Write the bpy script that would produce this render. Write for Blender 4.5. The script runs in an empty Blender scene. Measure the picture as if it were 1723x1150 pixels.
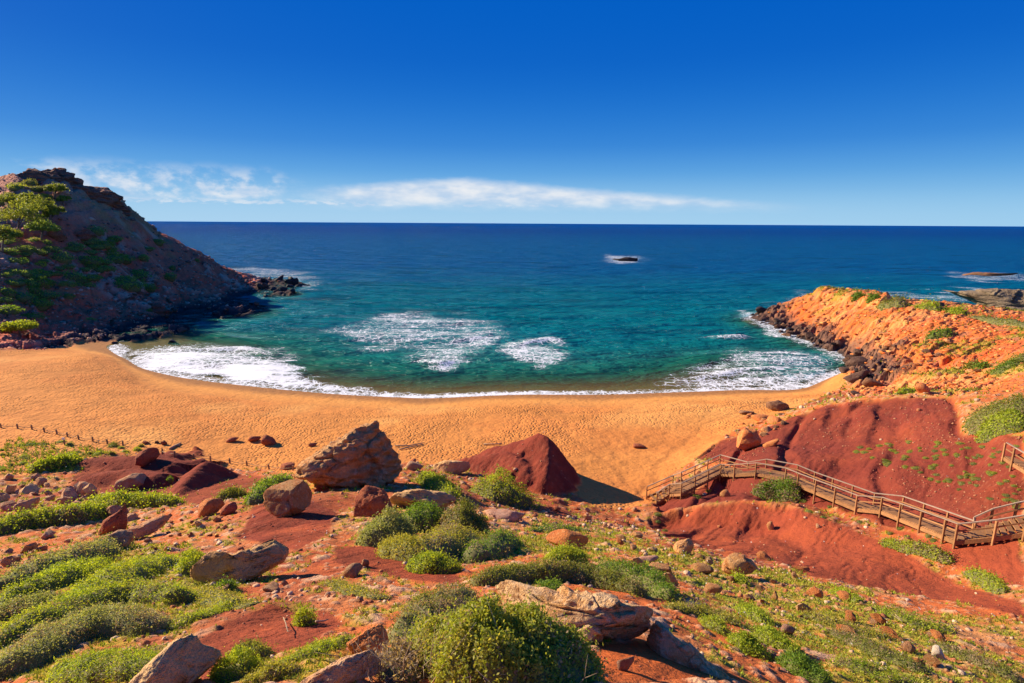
import bpy, bmesh, math, random
import numpy as np
from mathutils import Matrix, Vector

# ------------------------------------------------------------------ camera, sky, sun, exposure
SC = bpy.context.scene
W0, H0, FPX = 1723.0, 1150.0, 957.0
CAM_Z = 30.0
PITCH = math.radians(11.75)
ROLL = math.radians(0.34)
SUN_EL, SUN_AZ = math.radians(25.5), math.radians(24.0)      # azimuth: degrees ahead of due left

_f = np.array([0, math.cos(PITCH), -math.sin(PITCH)])
_u0 = np.array([0, math.sin(PITCH), math.cos(PITCH)])
_r0 = np.array([1.0, 0, 0])
_r = _r0 * math.cos(ROLL) + _u0 * math.sin(ROLL)
_u = _u0 * math.cos(ROLL) - _r0 * math.sin(ROLL)
cam_d = bpy.data.cameras.new('camera')
cam = bpy.data.objects.new('camera', cam_d)
SC.collection.objects.link(cam)
cam_d.sensor_width = 36.0
cam_d.lens = 36.0 * FPX / W0
cam_d.clip_start = 0.1
cam_d.clip_end = 200000.0
M = Matrix(((_r[0], _u[0], -_f[0], 0), (_r[1], _u[1], -_f[1], 0), (_r[2], _u[2], -_f[2], CAM_Z), (0, 0, 0, 1)))
cam.matrix_world = M
SC.camera = cam

SUN_DIR = np.array([-math.cos(SUN_AZ) * math.cos(SUN_EL), math.sin(SUN_AZ) * math.cos(SUN_EL), math.sin(SUN_EL)])
sun_d = bpy.data.lights.new('sun', 'SUN')
sun_d.energy = 5.0
sun_d.angle = math.radians(0.5)
sun_d.color = (1.0, 0.84, 0.60)
sun = bpy.data.objects.new('sun', sun_d)
SC.collection.objects.link(sun)
sun.rotation_euler = Vector(tuple(SUN_DIR)).to_track_quat('Z', 'Y').to_euler()

SC.view_settings.view_transform = 'Standard'
SC.view_settings.look = 'None'
SC.view_settings.exposure = 0.92
SC.view_settings.gamma = 1.0
SC.view_settings.use_curve_mapping = False

world = bpy.data.worlds.new('World')
SC.world = world
world.use_nodes = True


class NT:
    """small helper to write node graphs"""
    def __init__(self, tree):
        self.t = tree
        tree.nodes.clear()

    def n(self, typ, _out=0, **kw):
        nd = self.t.nodes.new(typ)
        ins = kw.pop('ins', {})
        for k, v in kw.items():
            setattr(nd, k, v)
        for k, v in ins.items():
            self.set(nd, k, v)
        return nd

    def set(self, nd, k, v):
        s = nd.inputs[k]
        if isinstance(v, bpy.types.NodeSocket):
            self.t.links.new(v, s)
        elif isinstance(v, bpy.types.Node):
            self.t.links.new(v.outputs[0], s)
        else:
            if s.type == 'RGBA' and len(v) == 3:
                v = (*v, 1)
            s.default_value = v

    def m(self, op, a, b=0.0, c=0.0, clamp=False):
        nd = self.t.nodes.new('ShaderNodeMath')
        nd.operation = op
        nd.use_clamp = clamp
        for i, v in enumerate((a, b, c)):
            self.set(nd, i, v)
        return nd.outputs[0]

    def ss(self, x, lo, hi):
        nd = self.n('ShaderNodeMapRange', interpolation_type='SMOOTHSTEP')
        for i, v in enumerate((x, lo, hi, 0.0, 1.0)):
            self.set(nd, i, v)
        return nd.outputs[0]

    def mix(self, fac, a, b, blend='MIX'):
        nd = self.t.nodes.new('ShaderNodeMix')
        nd.data_type = 'RGBA'
        nd.blend_type = blend
        self.set(nd, 0, fac)
        self.set(nd, 6, a)
        self.set(nd, 7, b)
        return nd.outputs[2]

    def noise(self, vec, scale, detail=3.0, rough=0.55, dist=0.0):
        return self.n('ShaderNodeTexNoise', ins={'Vector': vec, 'Scale': scale, 'Detail': detail, 'Roughness': rough, 'Distortion': dist})

    def vmul(self, vec, s):
        nd = self.n('ShaderNodeVectorMath', operation='MULTIPLY')
        self.set(nd, 0, vec)
        self.set(nd, 1, s)
        return nd.outputs[0]


g = NT(world.node_tree)
sky = g.n('ShaderNodeTexSky', sky_type='NISHITA', sun_disc=False, sun_elevation=SUN_EL,
          sun_rotation=math.radians(-90) + SUN_AZ, altitude=30.0, air_density=1.0, dust_density=0.35, ozone_density=2.5)
tc = g.n('ShaderNodeTexCoord')
sep = g.n('ShaderNodeSeparateXYZ', ins={0: tc.outputs['Generated']})
dx, dy, dz = sep.outputs
el = g.m('MULTIPLY', g.m('ARCSINE', dz), 57.29578)
az = g.m('MULTIPLY', g.m('ARCTAN2', dx, dy), 57.29578)
hsv = g.n('ShaderNodeHueSaturation', ins={'Hue': 0.5, 'Saturation': 1.5, 'Value': 1.0, 'Color': sky})
ramp = g.n('ShaderNodeValToRGB', ins={'Fac': g.m('DIVIDE', el, 60.0, clamp=True)})
ramp.color_ramp.interpolation = 'B_SPLINE'
stops = [(0.0, (.24, .47, .66)), (.05, (.12, .35, .61)), (.12, (.012, .165, .53)), (.24, (.0, .080, .42)), (.45, (.0, .078, .41)), (1.0, (.0, .078, .41))]
while len(ramp.color_ramp.elements) < len(stops):
    ramp.color_ramp.elements.new(0.5)
for e_, (p_, c_) in zip(ramp.color_ramp.elements, stops):
    e_.position = p_
    e_.color = (*c_, 1)
# deep polarised blue, still brighter towards the sun
skyc = g.mix(.96, hsv.outputs[0], g.vmul(ramp.outputs[0], (10, 10, 10)))
# clouds low over the horizon
vec = g.n('ShaderNodeCombineXYZ', ins={0: g.m('MULTIPLY', az, 0.25), 1: g.m('MULTIPLY', el, 0.75), 2: 0.0}).outputs[0]
n1 = g.noise(vec, 1.1, 3.5, 0.55)
n2 = g.noise(g.n('ShaderNodeVectorMath', operation='ADD', ins={0: vec, 1: (7.3, 2.1, 0)}).outputs[0], 3.2, 5.0, 0.6)
n1f, n2f = n1.outputs[0], n2.outputs[0]


def band(x, a0, a1, b0, b1):
    return g.m('MULTIPLY', g.ss(x, a0, a1), g.m('SUBTRACT', 1.0, g.ss(x, b0, b1)))


elw = g.m('ADD', el, g.m('MULTIPLY', g.m('SUBTRACT', n1f, 0.5), 0.7))
azw = g.m('ADD', az, g.m('MULTIPLY', g.m('SUBTRACT', n2f, 0.5), 5.0))
# long flat bank, its top sinks to the right
bank_top = g.m('SUBTRACT', 4.4, g.m('MULTIPLY', g.m('ABSOLUTE', g.m('ADD', azw, 5.0)), 0.085))
bank = g.m('MULTIPLY', g.ss(elw, .9, 2.6), g.m('SUBTRACT', 1.0, g.ss(g.m('SUBTRACT', elw, bank_top), -0.7, 0.2)))
bank = g.m('MULTIPLY', bank, band(azw, -22.0, -12.0, 18.0, 32.0))
bank = g.m('MULTIPLY', bank, g.m('ADD', 0.45, g.m('MULTIPLY', n1f, 0.85)))
# cumulus heads on the left
cum = g.m('MULTIPLY', band(elw, 1.6, 2.4, 3.2, 5.2), band(azw, -40.0, -37.0, -25.0, -19.0))
pf = g.noise(g.n('ShaderNodeCombineXYZ', ins={0: g.m('MULTIPLY', az, .20), 1: g.m('MULTIPLY', el, .32), 2: 4.0}).outputs[0], 2.2, 6.0, .55).outputs[0]
cum = g.m('MULTIPLY', cum, g.ss(pf, .40, .62))
# thin row of puffs
row = g.m('MULTIPLY', band(g.m('ADD', el, g.m('MULTIPLY', n2f, 0.9)), 1.95, 2.15, 2.25, 2.75), band(azw, -44.0, -38.0, 4.0, 14.0))
row = g.m('MULTIPLY', row, g.ss(n2f, 0.38, 0.58))
cl = g.m('MAXIMUM', g.m('MULTIPLY', bank, 0.95), g.m('MAXIMUM', g.m('MULTIPLY', cum, 0.85), g.m('MULTIPLY', row, 0.6)), clamp=True)
# pale veil at the horizon
veil = g.m('MULTIPLY', g.m('SUBTRACT', 1.0, g.ss(el, 0.3, 5.0)), 0.42)
veil = g.m('MULTIPLY', veil, g.m('SUBTRACT', 1.0, g.m('MULTIPLY', g.ss(az, -5.0, 48.0), .45)))
skyc = g.mix(veil, skyc, (3.9, 5.4, 6.9))
ccol = g.mix(g.m('ADD', .25, g.m('MULTIPLY', g.ss(n1f, 0.34, 0.66), .75)), (3.7, 4.8, 6.4), (6.5, 6.65, 6.9))
skyc = g.mix(cl, skyc, ccol)
bg = g.n('ShaderNodeBackground', ins={'Color': skyc, 'Strength': 0.069})
g.n('ShaderNodeOutputWorld', ins={'Surface': bg})

rng = np.random.default_rng(7)
random.seed(7)
COL = SC.collection
PI = math.pi


# ------------------------------------------------------------------ pixel <-> world helpers
def ray(px, py):
    a, b = (px - W0 / 2) / FPX, (H0 / 2 - py) / FPX
    d = _f + a * _r + b * _u
    return d


def at_y(px, py, Y):
    d = ray(px, py)
    t = Y / d[1]
    return np.array([d[0] * t, Y, CAM_Z + d[2] * t])


def at_z(px, py, z):
    d = ray(px, py)
    t = (z - CAM_Z) / d[2]
    return np.array([d[0] * t, d[1] * t, z])


# ------------------------------------------------------------------ numpy noise
_TAB = np.random.default_rng(99).random((64, 256, 256)).astype(np.float32)


def _hash(ix, iy, s=0):
    return _TAB[s % 64][ix & 255, iy & 255]


def vnoise(x, y, s=0):
    x = np.asarray(x, np.float32); y = np.asarray(y, np.float32)
    gx, gy = np.floor(x), np.floor(y)
    fx, fy = x - gx, y - gy
    ix, iy = gx.astype(np.int32), gy.astype(np.int32)
    fx = fx * fx * fx * (fx * (fx * 6 - 15) + 10)
    fy = fy * fy * fy * (fy * (fy * 6 - 15) + 10)
    T = _TAB[s % 64].ravel()
    i0, i1 = (ix & 255) << 8, ((ix + 1) & 255) << 8
    j0, j1 = iy & 255, (iy + 1) & 255
    a, b, c, d = T[i0 | j0], T[i1 | j0], T[i0 | j1], T[i1 | j1]
    return (a + (b - a) * fx) * (1 - fy) + (c + (d - c) * fx) * fy


def fbm(x, y, octv=4, s=0, gain=0.5):
    v = 0; amp = 1.0; tot = 0
    for o in range(octv):
        v = v + amp * (vnoise(x, y, s + o * 17) - 0.5) * 2
        tot += amp
        amp *= gain
        x, y = (x * 1.62 + y * 1.18 + 3.1), (y * 1.62 - x * 1.18 + 1.7)
    return v / tot


def worley(x, y, s=0):
    x = np.asarray(x, np.float32); y = np.asarray(y, np.float32)
    ix, iy = np.floor(x).astype(np.int32), np.floor(y).astype(np.int32)
    f1 = np.full(np.shape(x), 9.0); f2 = f1.copy(); cid = np.zeros(np.shape(x))
    for i in (-1, 0, 1):
        for j in (-1, 0, 1):
            cx, cy = ix + i, iy + j
            px, py = cx + _hash(cx, cy, s), cy + _hash(cx, cy, s + 5)
            d = np.hypot(px - x, py - y)
            k = _hash(cx, cy, s + 11)
            cid = np.where(d < f1, k, cid)
            f2 = np.where(d < f1, f1, np.minimum(f2, d))
            f1 = np.minimum(f1, d)
    return f1, f2, cid


def sstep(x, a, b):
    t = np.clip((x - a) / (b - a), 0, 1)
    return t * t * (3 - 2 * t)


def pip(x, y, poly):
    inside = np.zeros(np.shape(x), bool)
    n = len(poly)
    for i in range(n):
        x1, y1 = poly[i][0], poly[i][1]
        x2, y2 = poly[(i + 1) % n][0], poly[(i + 1) % n][1]
        c = ((y1 > y) != (y2 > y))
        with np.errstate(divide='ignore', invalid='ignore'):
            xi = (x2 - x1) * (y - y1) / (y2 - y1 + 1e-12) + x1
        inside ^= c & (x < xi)
    return inside


def polydist(x, y, pl):
    """distance to a polyline, parameter along it (0..n-1), side"""
    best = np.full(np.shape(x), 1e9); par = np.zeros(np.shape(x)); side = np.zeros(np.shape(x))
    for i in range(len(pl) - 1):
        ax, ay = pl[i][0], pl[i][1]
        vx, vy = pl[i + 1][0] - ax, pl[i + 1][1] - ay
        L2 = vx * vx + vy * vy + 1e-9
        t = np.clip(((x - ax) * vx + (y - ay) * vy) / L2, 0, 1)
        ddx, ddy = x - ax - t * vx, y - ay - t * vy
        d = np.hypot(ddx, ddy)
        m = d < best
        best = np.where(m, d, best); par = np.where(m, i + t, par)
        side = np.where(m, np.sign(vx * ddy - vy * ddx), side)
    return best, par, side


def blur(a, n=1):
    for _ in range(n):
        p = np.pad(a, 1, mode='edge')
        a = (p[:-2, 1:-1] + p[2:, 1:-1] + p[1:-1, :-2] + p[1:-1, 2:] + 4 * a) / 8
    return a


# ------------------------------------------------------------------ terrain: control points -> smooth height field
CP = []   # x, y, z


def cy(*pts):
    for px, py, Y in pts:
        CP.append(at_y(px, py, Y))


def cz(*pts):
    for px, py, z in pts:
        CP.append(at_z(px, py, z))


def cw(*pts):
    for p in pts:
        CP.append(np.array(p, float))


# near slope, row by row
cy((0, 1150, 7), (250, 1150, 5.2), (500, 1150, 4.6), (861, 1150, 4.4), (1050, 1150, 4.9), (1250, 1150, 6.5), (1450, 1150, 8.5), (1723, 1150, 11))
cy((0, 1080, 10), (250, 1080, 7.8), (450, 1080, 7), (700, 1080, 6.5), (900, 1080, 6.5), (1100, 1075, 7.4), (1300, 1080, 10.5), (1500, 1080, 13), (1723, 1080, 15))
cy((0, 1010, 15), (250, 1010, 12), (450, 1010, 11), (650, 1010, 10.5), (861, 1010, 10), (1000, 1010, 10), (1150, 1010, 13.5), (1300, 1010, 17), (1500, 1010, 20), (1723, 1010, 20))
cy((0, 950, 22), (150, 950, 20), (300, 950, 18), (450, 950, 16.5), (620, 950, 16), (800, 950, 16.5), (1000, 950, 17.5), (1150, 950, 22), (1300, 950, 27), (1450, 955, 28), (1600, 968, 27), (1723, 960, 25))
cy((0, 900, 31), (150, 900, 30), (300, 900, 27), (450, 900, 23), (560, 900, 22), (700, 900, 23), (860, 900, 26), (1000, 900, 30), (1130, 900, 36), (1300, 900, 38), (1450, 905, 35), (1600, 915, 30), (1723, 890, 29))
cy((0, 850, 41), (150, 850, 41), (300, 850, 39), (450, 850, 33), (600, 845, 32), (720, 850, 32), (850, 850, 40), (1000, 852, 48), (1200, 852, 49), (1350, 850, 44), (1480, 862, 38), (1600, 850, 35), (1723, 830, 33))
cy((0, 800, 52), (100, 800, 53), (200, 800, 54), (300, 805, 53), (400, 800, 54), (480, 800, 52), (560, 795, 48), (650, 790, 48), (720, 795, 50))
cy((1330, 800, 48), (1420, 800, 46), (1500, 800, 42.5), (1600, 800, 40), (1723, 770, 36))
cy((1290, 770, 52), (1340, 755, 56), (1420, 735, 57), (1500, 740, 51), (1600, 740, 46), (1660, 720, 44))
cy((1390, 680, 72), (1450, 672, 68), (1520, 668, 64), (1620, 668, 58), (1723, 670, 52))
# beach
cz((0, 650, 3.2), (0, 700, 3.3), (0, 740, 4.0), (120, 700, 3.1), (150, 745, 3.7), (100, 640, 3.0), (300, 690, 2.4), (300, 750, 3.0), (430, 775, 3.0),
   (500, 720, 2.4), (500, 765, 2.9), (640, 740, 2.6), (720, 770, 3.1), (800, 745, 2.6), (700, 705, 2.0), (900, 700, 1.9), (960, 760, 2.7), (1030, 820, 3.1), (1020, 770, 2.7), (1085, 835, 3.2),
   (1100, 700, 1.9), (1120, 770, 2.7), (1180, 735, 2.6), (1250, 685, 1.9), (1300, 695, 2.4), (1350, 668, 1.4), (90, 605, 2.9), (170, 600, 1.6),
   (240, 645, 1.1), (450, 672, .8), (700, 684, .6), (1000, 678, .6), (1250, 668, .7), (1400, 655, 1.0), (0, 612, 3.4))
SHORE_PX = [(197, 582), (200, 600), (228, 616), (270, 628), (330, 639), (450, 653), (560, 663), (680, 669), (800, 667), (900, 664), (1000, 664),
            (1090, 662), (1180, 659), (1280, 656), (1370, 647), (1400, 634), (1425, 622)]
cz(*[(a, b, 0.0) for a, b in SHORE_PX])
ROCKR_PX = [(1425, 606), (1400, 590), (1370, 578), (1330, 563), (1300, 548), (1272, 530)]
ROCKL_PX = [(215, 570), (300, 557), (390, 533), (440, 518), (500, 494), (515, 480)]
cz(*[(a, b, 0.0) for a, b in ROCKR_PX + ROCKL_PX])
# sea bed
cz((600, 560, -4), (900, 560, -4), (1150, 570, -3.2), (700, 630, -1.6), (1000, 630, -1.5), (480, 615, -1.2), (1250, 615, -1.2), (600, 480, -7),
   (900, 450, -8), (1200, 480, -7), (500, 560, -3), (400, 575, -1.3), (320, 590, -.8), (1330, 595, -1.5), (1230, 520, -5), (560, 470, -6), (1300, 480, -8), (1500, 450, -9), (700, 420, -10), (330, 430, -9), (1723, 440, -9), (545, 485, -5), (525, 505, -4), (470, 530, -3), (540, 520, -4.5), (410, 550, -2.2), (330, 565, -1.4), (560, 500, -6))
# headland on the right
cy((1400, 560, 142), (1350, 530, 172), (1385, 488, 188), (1450, 497, 172), (1500, 505, 154), (1600, 518, 130), (1723, 540, 108))
cy((1470, 640, 92), (1500, 655, 86), (1550, 600, 96), (1600, 540, 118), (1470, 560, 128), (1650, 650, 70), (1723, 640, 60), (1723, 600, 74), (1650, 580, 94), (1500, 600, 103))
cw((120, 200, -4), (150, 185, -3), (175, 160, 2), (100, 215, -6), (95, 195, 3.5), (190, 180, -3), (210, 140, 6), (230, 240, -9))
# hill on the left
cy((0, 580, 124), (0, 540, 137), (0, 500, 147), (0, 450, 160), (0, 400, 174), (0, 358, 190), (0, 326, 205), (-60, 350, 200))
cy((100, 560, 143), (100, 500, 160), (100, 450, 175), (100, 400, 192), (100, 345, 210), (85, 294, 224), (40, 308, 220))
cy((200, 545, 163), (200, 480, 186), (200, 420, 211), (200, 375, 230), (195, 340, 240), (160, 322, 238), (130, 315, 236))
cy((300, 520, 194), (300, 460, 226), (300, 412, 256), (245, 382, 245))
cy((400, 500, 236), (400, 472, 264), (400, 459, 280), (350, 440, 268), (460, 482, 275))
cw((-150, 320, -3), (-110, 325, -5), (-190, 305, 8), (-260, 285, 30), (-270, 330, 8), (-215, 275, 32), (-120, 310, -2))
# beyond the frame, both sides
cw((-12, 5, 21), (-25, 15, 16), (-45, 32, 10), (-70, 55, 5), (-100, 82, 4), (-128, 110, 6), (-155, 130, 12), (-190, 160, 24), (-250, 200, 40))
cw((12, 5, 22), (26, 14, 18), (44, 30, 15.5), (70, 55, 15), (98, 80, 14), (130, 105, 13), (-8, -1, 24.5), (8, -1, 25.5), (0, -1, 27))

CP = np.array(CP)
UOFF = 5.0


def uv_of(x, y):
    return x / (y + UOFF), np.log(np.maximum(y + UOFF, 0.5)) * 0.8


def tps_fit(P):
    u, v = uv_of(P[:, 0], P[:, 1])
    n = len(P)
    r2 = (u[:, None] - u[None]) ** 2 + (v[:, None] - v[None]) ** 2
    K = 0.5 * r2 * np.log(r2 + 1e-9) + np.eye(n) * 2e-4
    A = np.zeros((n + 3, n + 3))
    A[:n, :n] = K; A[:n, n] = 1; A[:n, n + 1] = u; A[:n, n + 2] = v
    A[n, :n] = 1; A[n + 1, :n] = u; A[n + 2, :n] = v
    b = np.zeros(n + 3); b[:n] = P[:, 2]
    return u, v, np.linalg.solve(A, b)


TU, TV, TW = tps_fit(CP)


def tps(x, y):
    u, v = uv_of(x, y)
    out = TW[-3] + TW[-2] * u + TW[-1] * v
    for i in range(len(TU)):
        r2 = (u - TU[i]) ** 2 + (v - TV[i]) ** 2
        out = out + TW[i] * 0.5 * r2 * np.log(r2 + 1e-9)
    return out


# fan-shaped grid: finer towards the viewer's hill, coarser far off
NU, NR = 750, 840
UMAX = 1.18
VL = np.linspace(math.log(1.0 + 3), math.log(335 + 3), NR)
YR = np.exp(VL) - 3
UC = np.linspace(-UMAX, UMAX, NU)
GY = np.repeat(YR[:, None], NU, 1)
GX = UC[None, :] * (GY + UOFF)
# evaluate the smooth base on a coarser grid, then cubic-interpolate in grid space
def coarse_eval(step=4):
    ri = np.unique(np.append(np.arange(0, NR, step), NR - 1))
    ci = np.unique(np.append(np.arange(0, NU, step), NU - 1))
    c = tps(GX[np.ix_(ri, ci)], GY[np.ix_(ri, ci)])
    tmp = np.empty((len(ri), NU))
    for k in range(len(ri)):
        tmp[k] = np.interp(np.arange(NU), ci, c[k])
    out = np.empty((NR, NU))
    for k in range(NU):
        out[:, k] = np.interp(np.arange(NR), ri, tmp[:, k])
    return blur(out, 5)


BASE = coarse_eval()
GZ = BASE.copy()


_iu, _iv = np.meshgrid(np.arange(NU), np.arange(NR))
WARP_A = fbm(_iu / 26.0, _iv / 26.0, 4, 21)
WARP_B = fbm(_iu / 26.0 + 77, _iv / 26.0, 4, 22)


def ground(x, y, G=None):
    G = GZ if G is None else G
    x = np.asarray(x, float); y = np.asarray(y, float)
    r = (np.log(np.maximum(y, 1.0) + 3) - VL[0]) / (VL[-1] - VL[0]) * (NR - 1)
    c = (x / (y + UOFF) + UMAX) / (2 * UMAX) * (NU - 1)
    r = np.clip(r, 0, NR - 1.001); c = np.clip(c, 0, NU - 1.001)
    i, j = r.astype(int), c.astype(int)
    a, b = r - i, c - j
    return (G[i, j] * (1 - b) + G[i, j + 1] * b) * (1 - a) + (G[i + 1, j] * (1 - b) + G[i + 1, j + 1] * b) * a


_TT = np.concatenate([np.arange(2.5, 60, 0.1), np.arange(60, 420, 0.4)])


def hit(px, py, skip=0.0):
    """first point of the land that the line of sight through a pixel meets"""
    d = ray(px, py); d = d / np.linalg.norm(d)
    P = d[None] * _TT[:, None] + np.array([0, 0, CAM_Z])
    h = np.maximum(ground(P[:, 0], P[:, 1]), -0.05)
    below = (P[:, 2] < h) & (_TT > skip)
    if not below.any():
        k = len(_TT) - 1
        t = _TT[k]
    else:
        k = max(1, int(np.argmax(below)))
        f0, f1 = P[k - 1, 2] - h[k - 1], P[k, 2] - h[k]
        t = _TT[k - 1] + (_TT[k] - _TT[k - 1]) * (f0 / (f0 - f1 + 1e-9))
    q = d * t + np.array([0, 0, CAM_Z])
    return np.array([q[0], q[1], float(ground(q[0], q[1]))])


def depth_of(p):
    return float(np.dot(np.asarray(p) - np.array([0, 0, CAM_Z]), _f))


def mpp(p):
    """metres per photograph pixel at a point"""
    return depth_of(p) / FPX


def poly_px(pts):
    return [hit(a, b)[:2] for a, b in pts]


def mask_px(pts, warp=0.0, freq=1.0, soft=2, seed=0):
    return mask_w(poly_px(pts), warp, freq, soft, seed)


def mask_w(poly, warp=0.0, freq=1.0, soft=2, seed=0):
    sc = warp * 0.02 * (GY + 5)
    k = (seed * 37) % NU
    wx = GX + sc * np.roll(WARP_A, k, 1)
    wy = GY + 1.6 * sc * np.roll(WARP_B, k, 1)
    P = np.array(poly)
    box = (wx > P[:, 0].min()) & (wx < P[:, 0].max()) & (wy > P[:, 1].min()) & (wy < P[:, 1].max())
    out = np.zeros(GX.shape)
    out[box] = pip(wx[box], wy[box], poly)
    return blur(out, soft)


# ---- clay ridges and mounds: crest lines with their own flanks
def ridge(pts, sl, sr, cap=0.6, rough=0.25, seed=0):
    """pts: (px, py, Y) along the crest; sl / sr: slope of the flank left / right of the walking direction"""
    global GZ
    pl = [at_y(*p) for p in pts]
    d, par, side = polydist(GX, GY, pl)
    zs = np.interp(par, np.arange(len(pl)), [p[2] for p in pl])
    sl_ = np.where(side > 0, sl, sr)
    n_ = len(pl) - 1
    sl_ = np.where(par >= n_ - 1e-6, np.maximum(sl_, 1.1), sl_)
    gull = 1 + rough * fbm(GX * .5 + seed, GY * .5, 3, seed)
    dd = np.sqrt(d * d + cap * cap) - cap
    z = zs - dd * sl_ * gull
    k = 0.5
    h = np.clip((z - GZ) / k * 0.5 + 0.5, 0, 1)
    new = GZ * (1 - h) + z * h + k * h * (1 - h) * 0.5
    m = h
    GZ = np.where(z > GZ - k, new, GZ)
    return np.clip(m * 1.4 - .2, 0, 1)


M1 = ridge([(880, 741, 58.5), (905, 730, 57.3), (922, 738, 55.8), (922, 770, 53), (918, 802, 50)], 1.45, 0.50, .35, .3, 3)
M1 = np.maximum(M1, ridge([(800, 768, 57), (850, 762, 56), (878, 772, 53.5), (885, 790, 51.5)], 1.0, .5, .8, .2, 5))
M2 = ridge([(345, 776, 52.5), (318, 800, 48.5), (300, 826, 45)], .95, .75, .4, .2, 8)
M3 = ridge([(150, 774, 57), (230, 769, 56.5), (285, 782, 54)], .45, .55, .8, .5, 9)
M3 = np.maximum(M3, ridge([(150, 800, 50.5), (205, 792, 51), (262, 800, 49.5)], .55, .55, .8, .5, 10))
M4 = ridge([(500, 868, 27.5), (470, 884, 25)], .40, .40, 1.4, .1, 11)
M5 = ridge([(345, 1100, 7.4), (400, 1048, 8.9), (445, 1025, 9.7)], .42, .60, .5, .1, 12)
M6 = ridge([(1110, 862, 47), (1170, 846, 46.5), (1250, 842, 45), (1340, 856, 41), (1420, 888, 36.5), (1520, 925, 31.5), (1620, 972, 27.5)], .42, .42, 1.6, .15, 13)
M7 = ridge([(1015, 872, 44), (1050, 880, 41)], .5, .6, .5, .1, 14)

# ------------------------------------------------------------------ zones of the land
SHORE = [hit(a, b)[:2] for a, b in SHORE_PX]
ROCKR = [at_z(a, b, 0)[:2] for a, b in ROCKR_PX]
ROCKL = [at_z(a, b, 0)[:2] for a, b in ROCKL_PX]
hill_poly = [(-420, 112), hit(0, 590)[:2], hit(70, 590)[:2], hit(140, 578)[:2], hit(185, 574)[:2]] + \
            [(p[0] + 3, p[1] - 4) for p in ROCKL] + [(-60, 345), (-420, 345)]
HILL = mask_w(hill_poly, 1.2, .15, 2, 21)
head_poly = [hit(1412, 626)[:2], hit(1432, 648)[:2], hit(1450, 662)[:2], hit(1520, 664)[:2], hit(1640, 664)[:2], hit(1722, 664)[:2],
             (130, 60), (420, 150), (330, 330), (90, 330)] + [(p[0] - 4, p[1] - 1) for p in ROCKR[::-1]]
HEAD = mask_w(head_poly, .6, .2, 2, 22)
back_px = [(1400, 662), (1330, 690), (1275, 712), (1235, 722), (1205, 745), (1172, 772), (1150, 788), (1112, 812), (1092, 848), (1050, 858), (1000, 856),
           (985, 845), (940, 790), (860, 775), (740, 784), (690, 778), (600, 790), (490, 796), (420, 788), (340, 776), (270, 768), (200, 762), (150, 768),
           (140, 790), (70, 790), (40, 800), (0, 798)]
beach_poly = [hit(a, b)[:2] for a, b in back_px] + [(-120, 52), (-420, 112)] + hill_poly[1:5] + [(-70, 400), (300, 400)] + [hit(1425, 640)[:2]]
SAND = mask_w(beach_poly, .35, .5, 2, 23)
SAND = np.where((GZ < 0.4) & (HILL < .5) & (HEAD < .5), 1.0, SAND)
CLAYM = np.clip(np.maximum.reduce([M1, M2, M3]), 0, 1)
SAND = SAND * (1 - sstep(CLAYM, .35, .6))
SLOPE = np.clip(1 - SAND - HILL - HEAD, 0, 1)

C = lambda *pts, **k: mask_px(pts, **k)
R1 = C((1172, 772), (1212, 742), (1245, 735), (1290, 722), (1390, 682), (1520, 669), (1600, 670), (1625, 725), (1723, 735), (1723, 900), (1600, 905), (1480, 880), (1400, 852), (1330, 846), (1240, 843), (1150, 850), (1112, 862), (1098, 848), (1130, 836), (1200, 802), (1240, 790), (1225, 775), warp=.5, freq=.4, seed=31)
R2 = C((1090, 872), (1150, 852), (1240, 845), (1330, 850), (1420, 886), (1500, 915), (1600, 975), (1715, 1010), (1723, 1040), (1600, 1012), (1480, 992), (1380, 975), (1290, 938), (1200, 925), (1130, 908), warp=.5, freq=.5, seed=32)
R2 = np.maximum(R2, C((1470, 880), (1600, 915), (1723, 895), (1723, 985), (1650, 965), (1560, 925), warp=.6, freq=.5, seed=33))
R5 = C((395, 905), (430, 850), (480, 838), (560, 862), (560, 900), (500, 925), warp=.4, freq=1, seed=34)
R5 = np.maximum(R5, C((560, 925), (640, 915), (770, 960), (770, 985), (690, 975), (560, 945), warp=.6, freq=1, seed=35))
R6 = C((330, 1085), (395, 1038), (450, 1015), (560, 1030), (575, 1050), (520, 1085), (440, 1110), (360, 1145), (300, 1140), warp=.4, freq=1.5, seed=36)
R7 = C((1010, 1085), (1090, 1085), (1180, 1120), (1250, 1150), (1000, 1150), warp=.3, freq=2, seed=37)
R3 = C((120, 820), (150, 772), (240, 765), (330, 775), (440, 802), (410, 832), (340, 850), (280, 832), (190, 835), warp=.4, freq=.6, seed=38)
CLAY = np.clip(np.maximum.reduce([R1, R2, R5, R6, R7, R3 * .9, CLAYM, M4 * .8, M5 * .9, M7, M6 * .35]), 0, 1) * (1 - HEAD) * (1 - HILL) * (1 - sstep(SAND, .3, .7))
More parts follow.
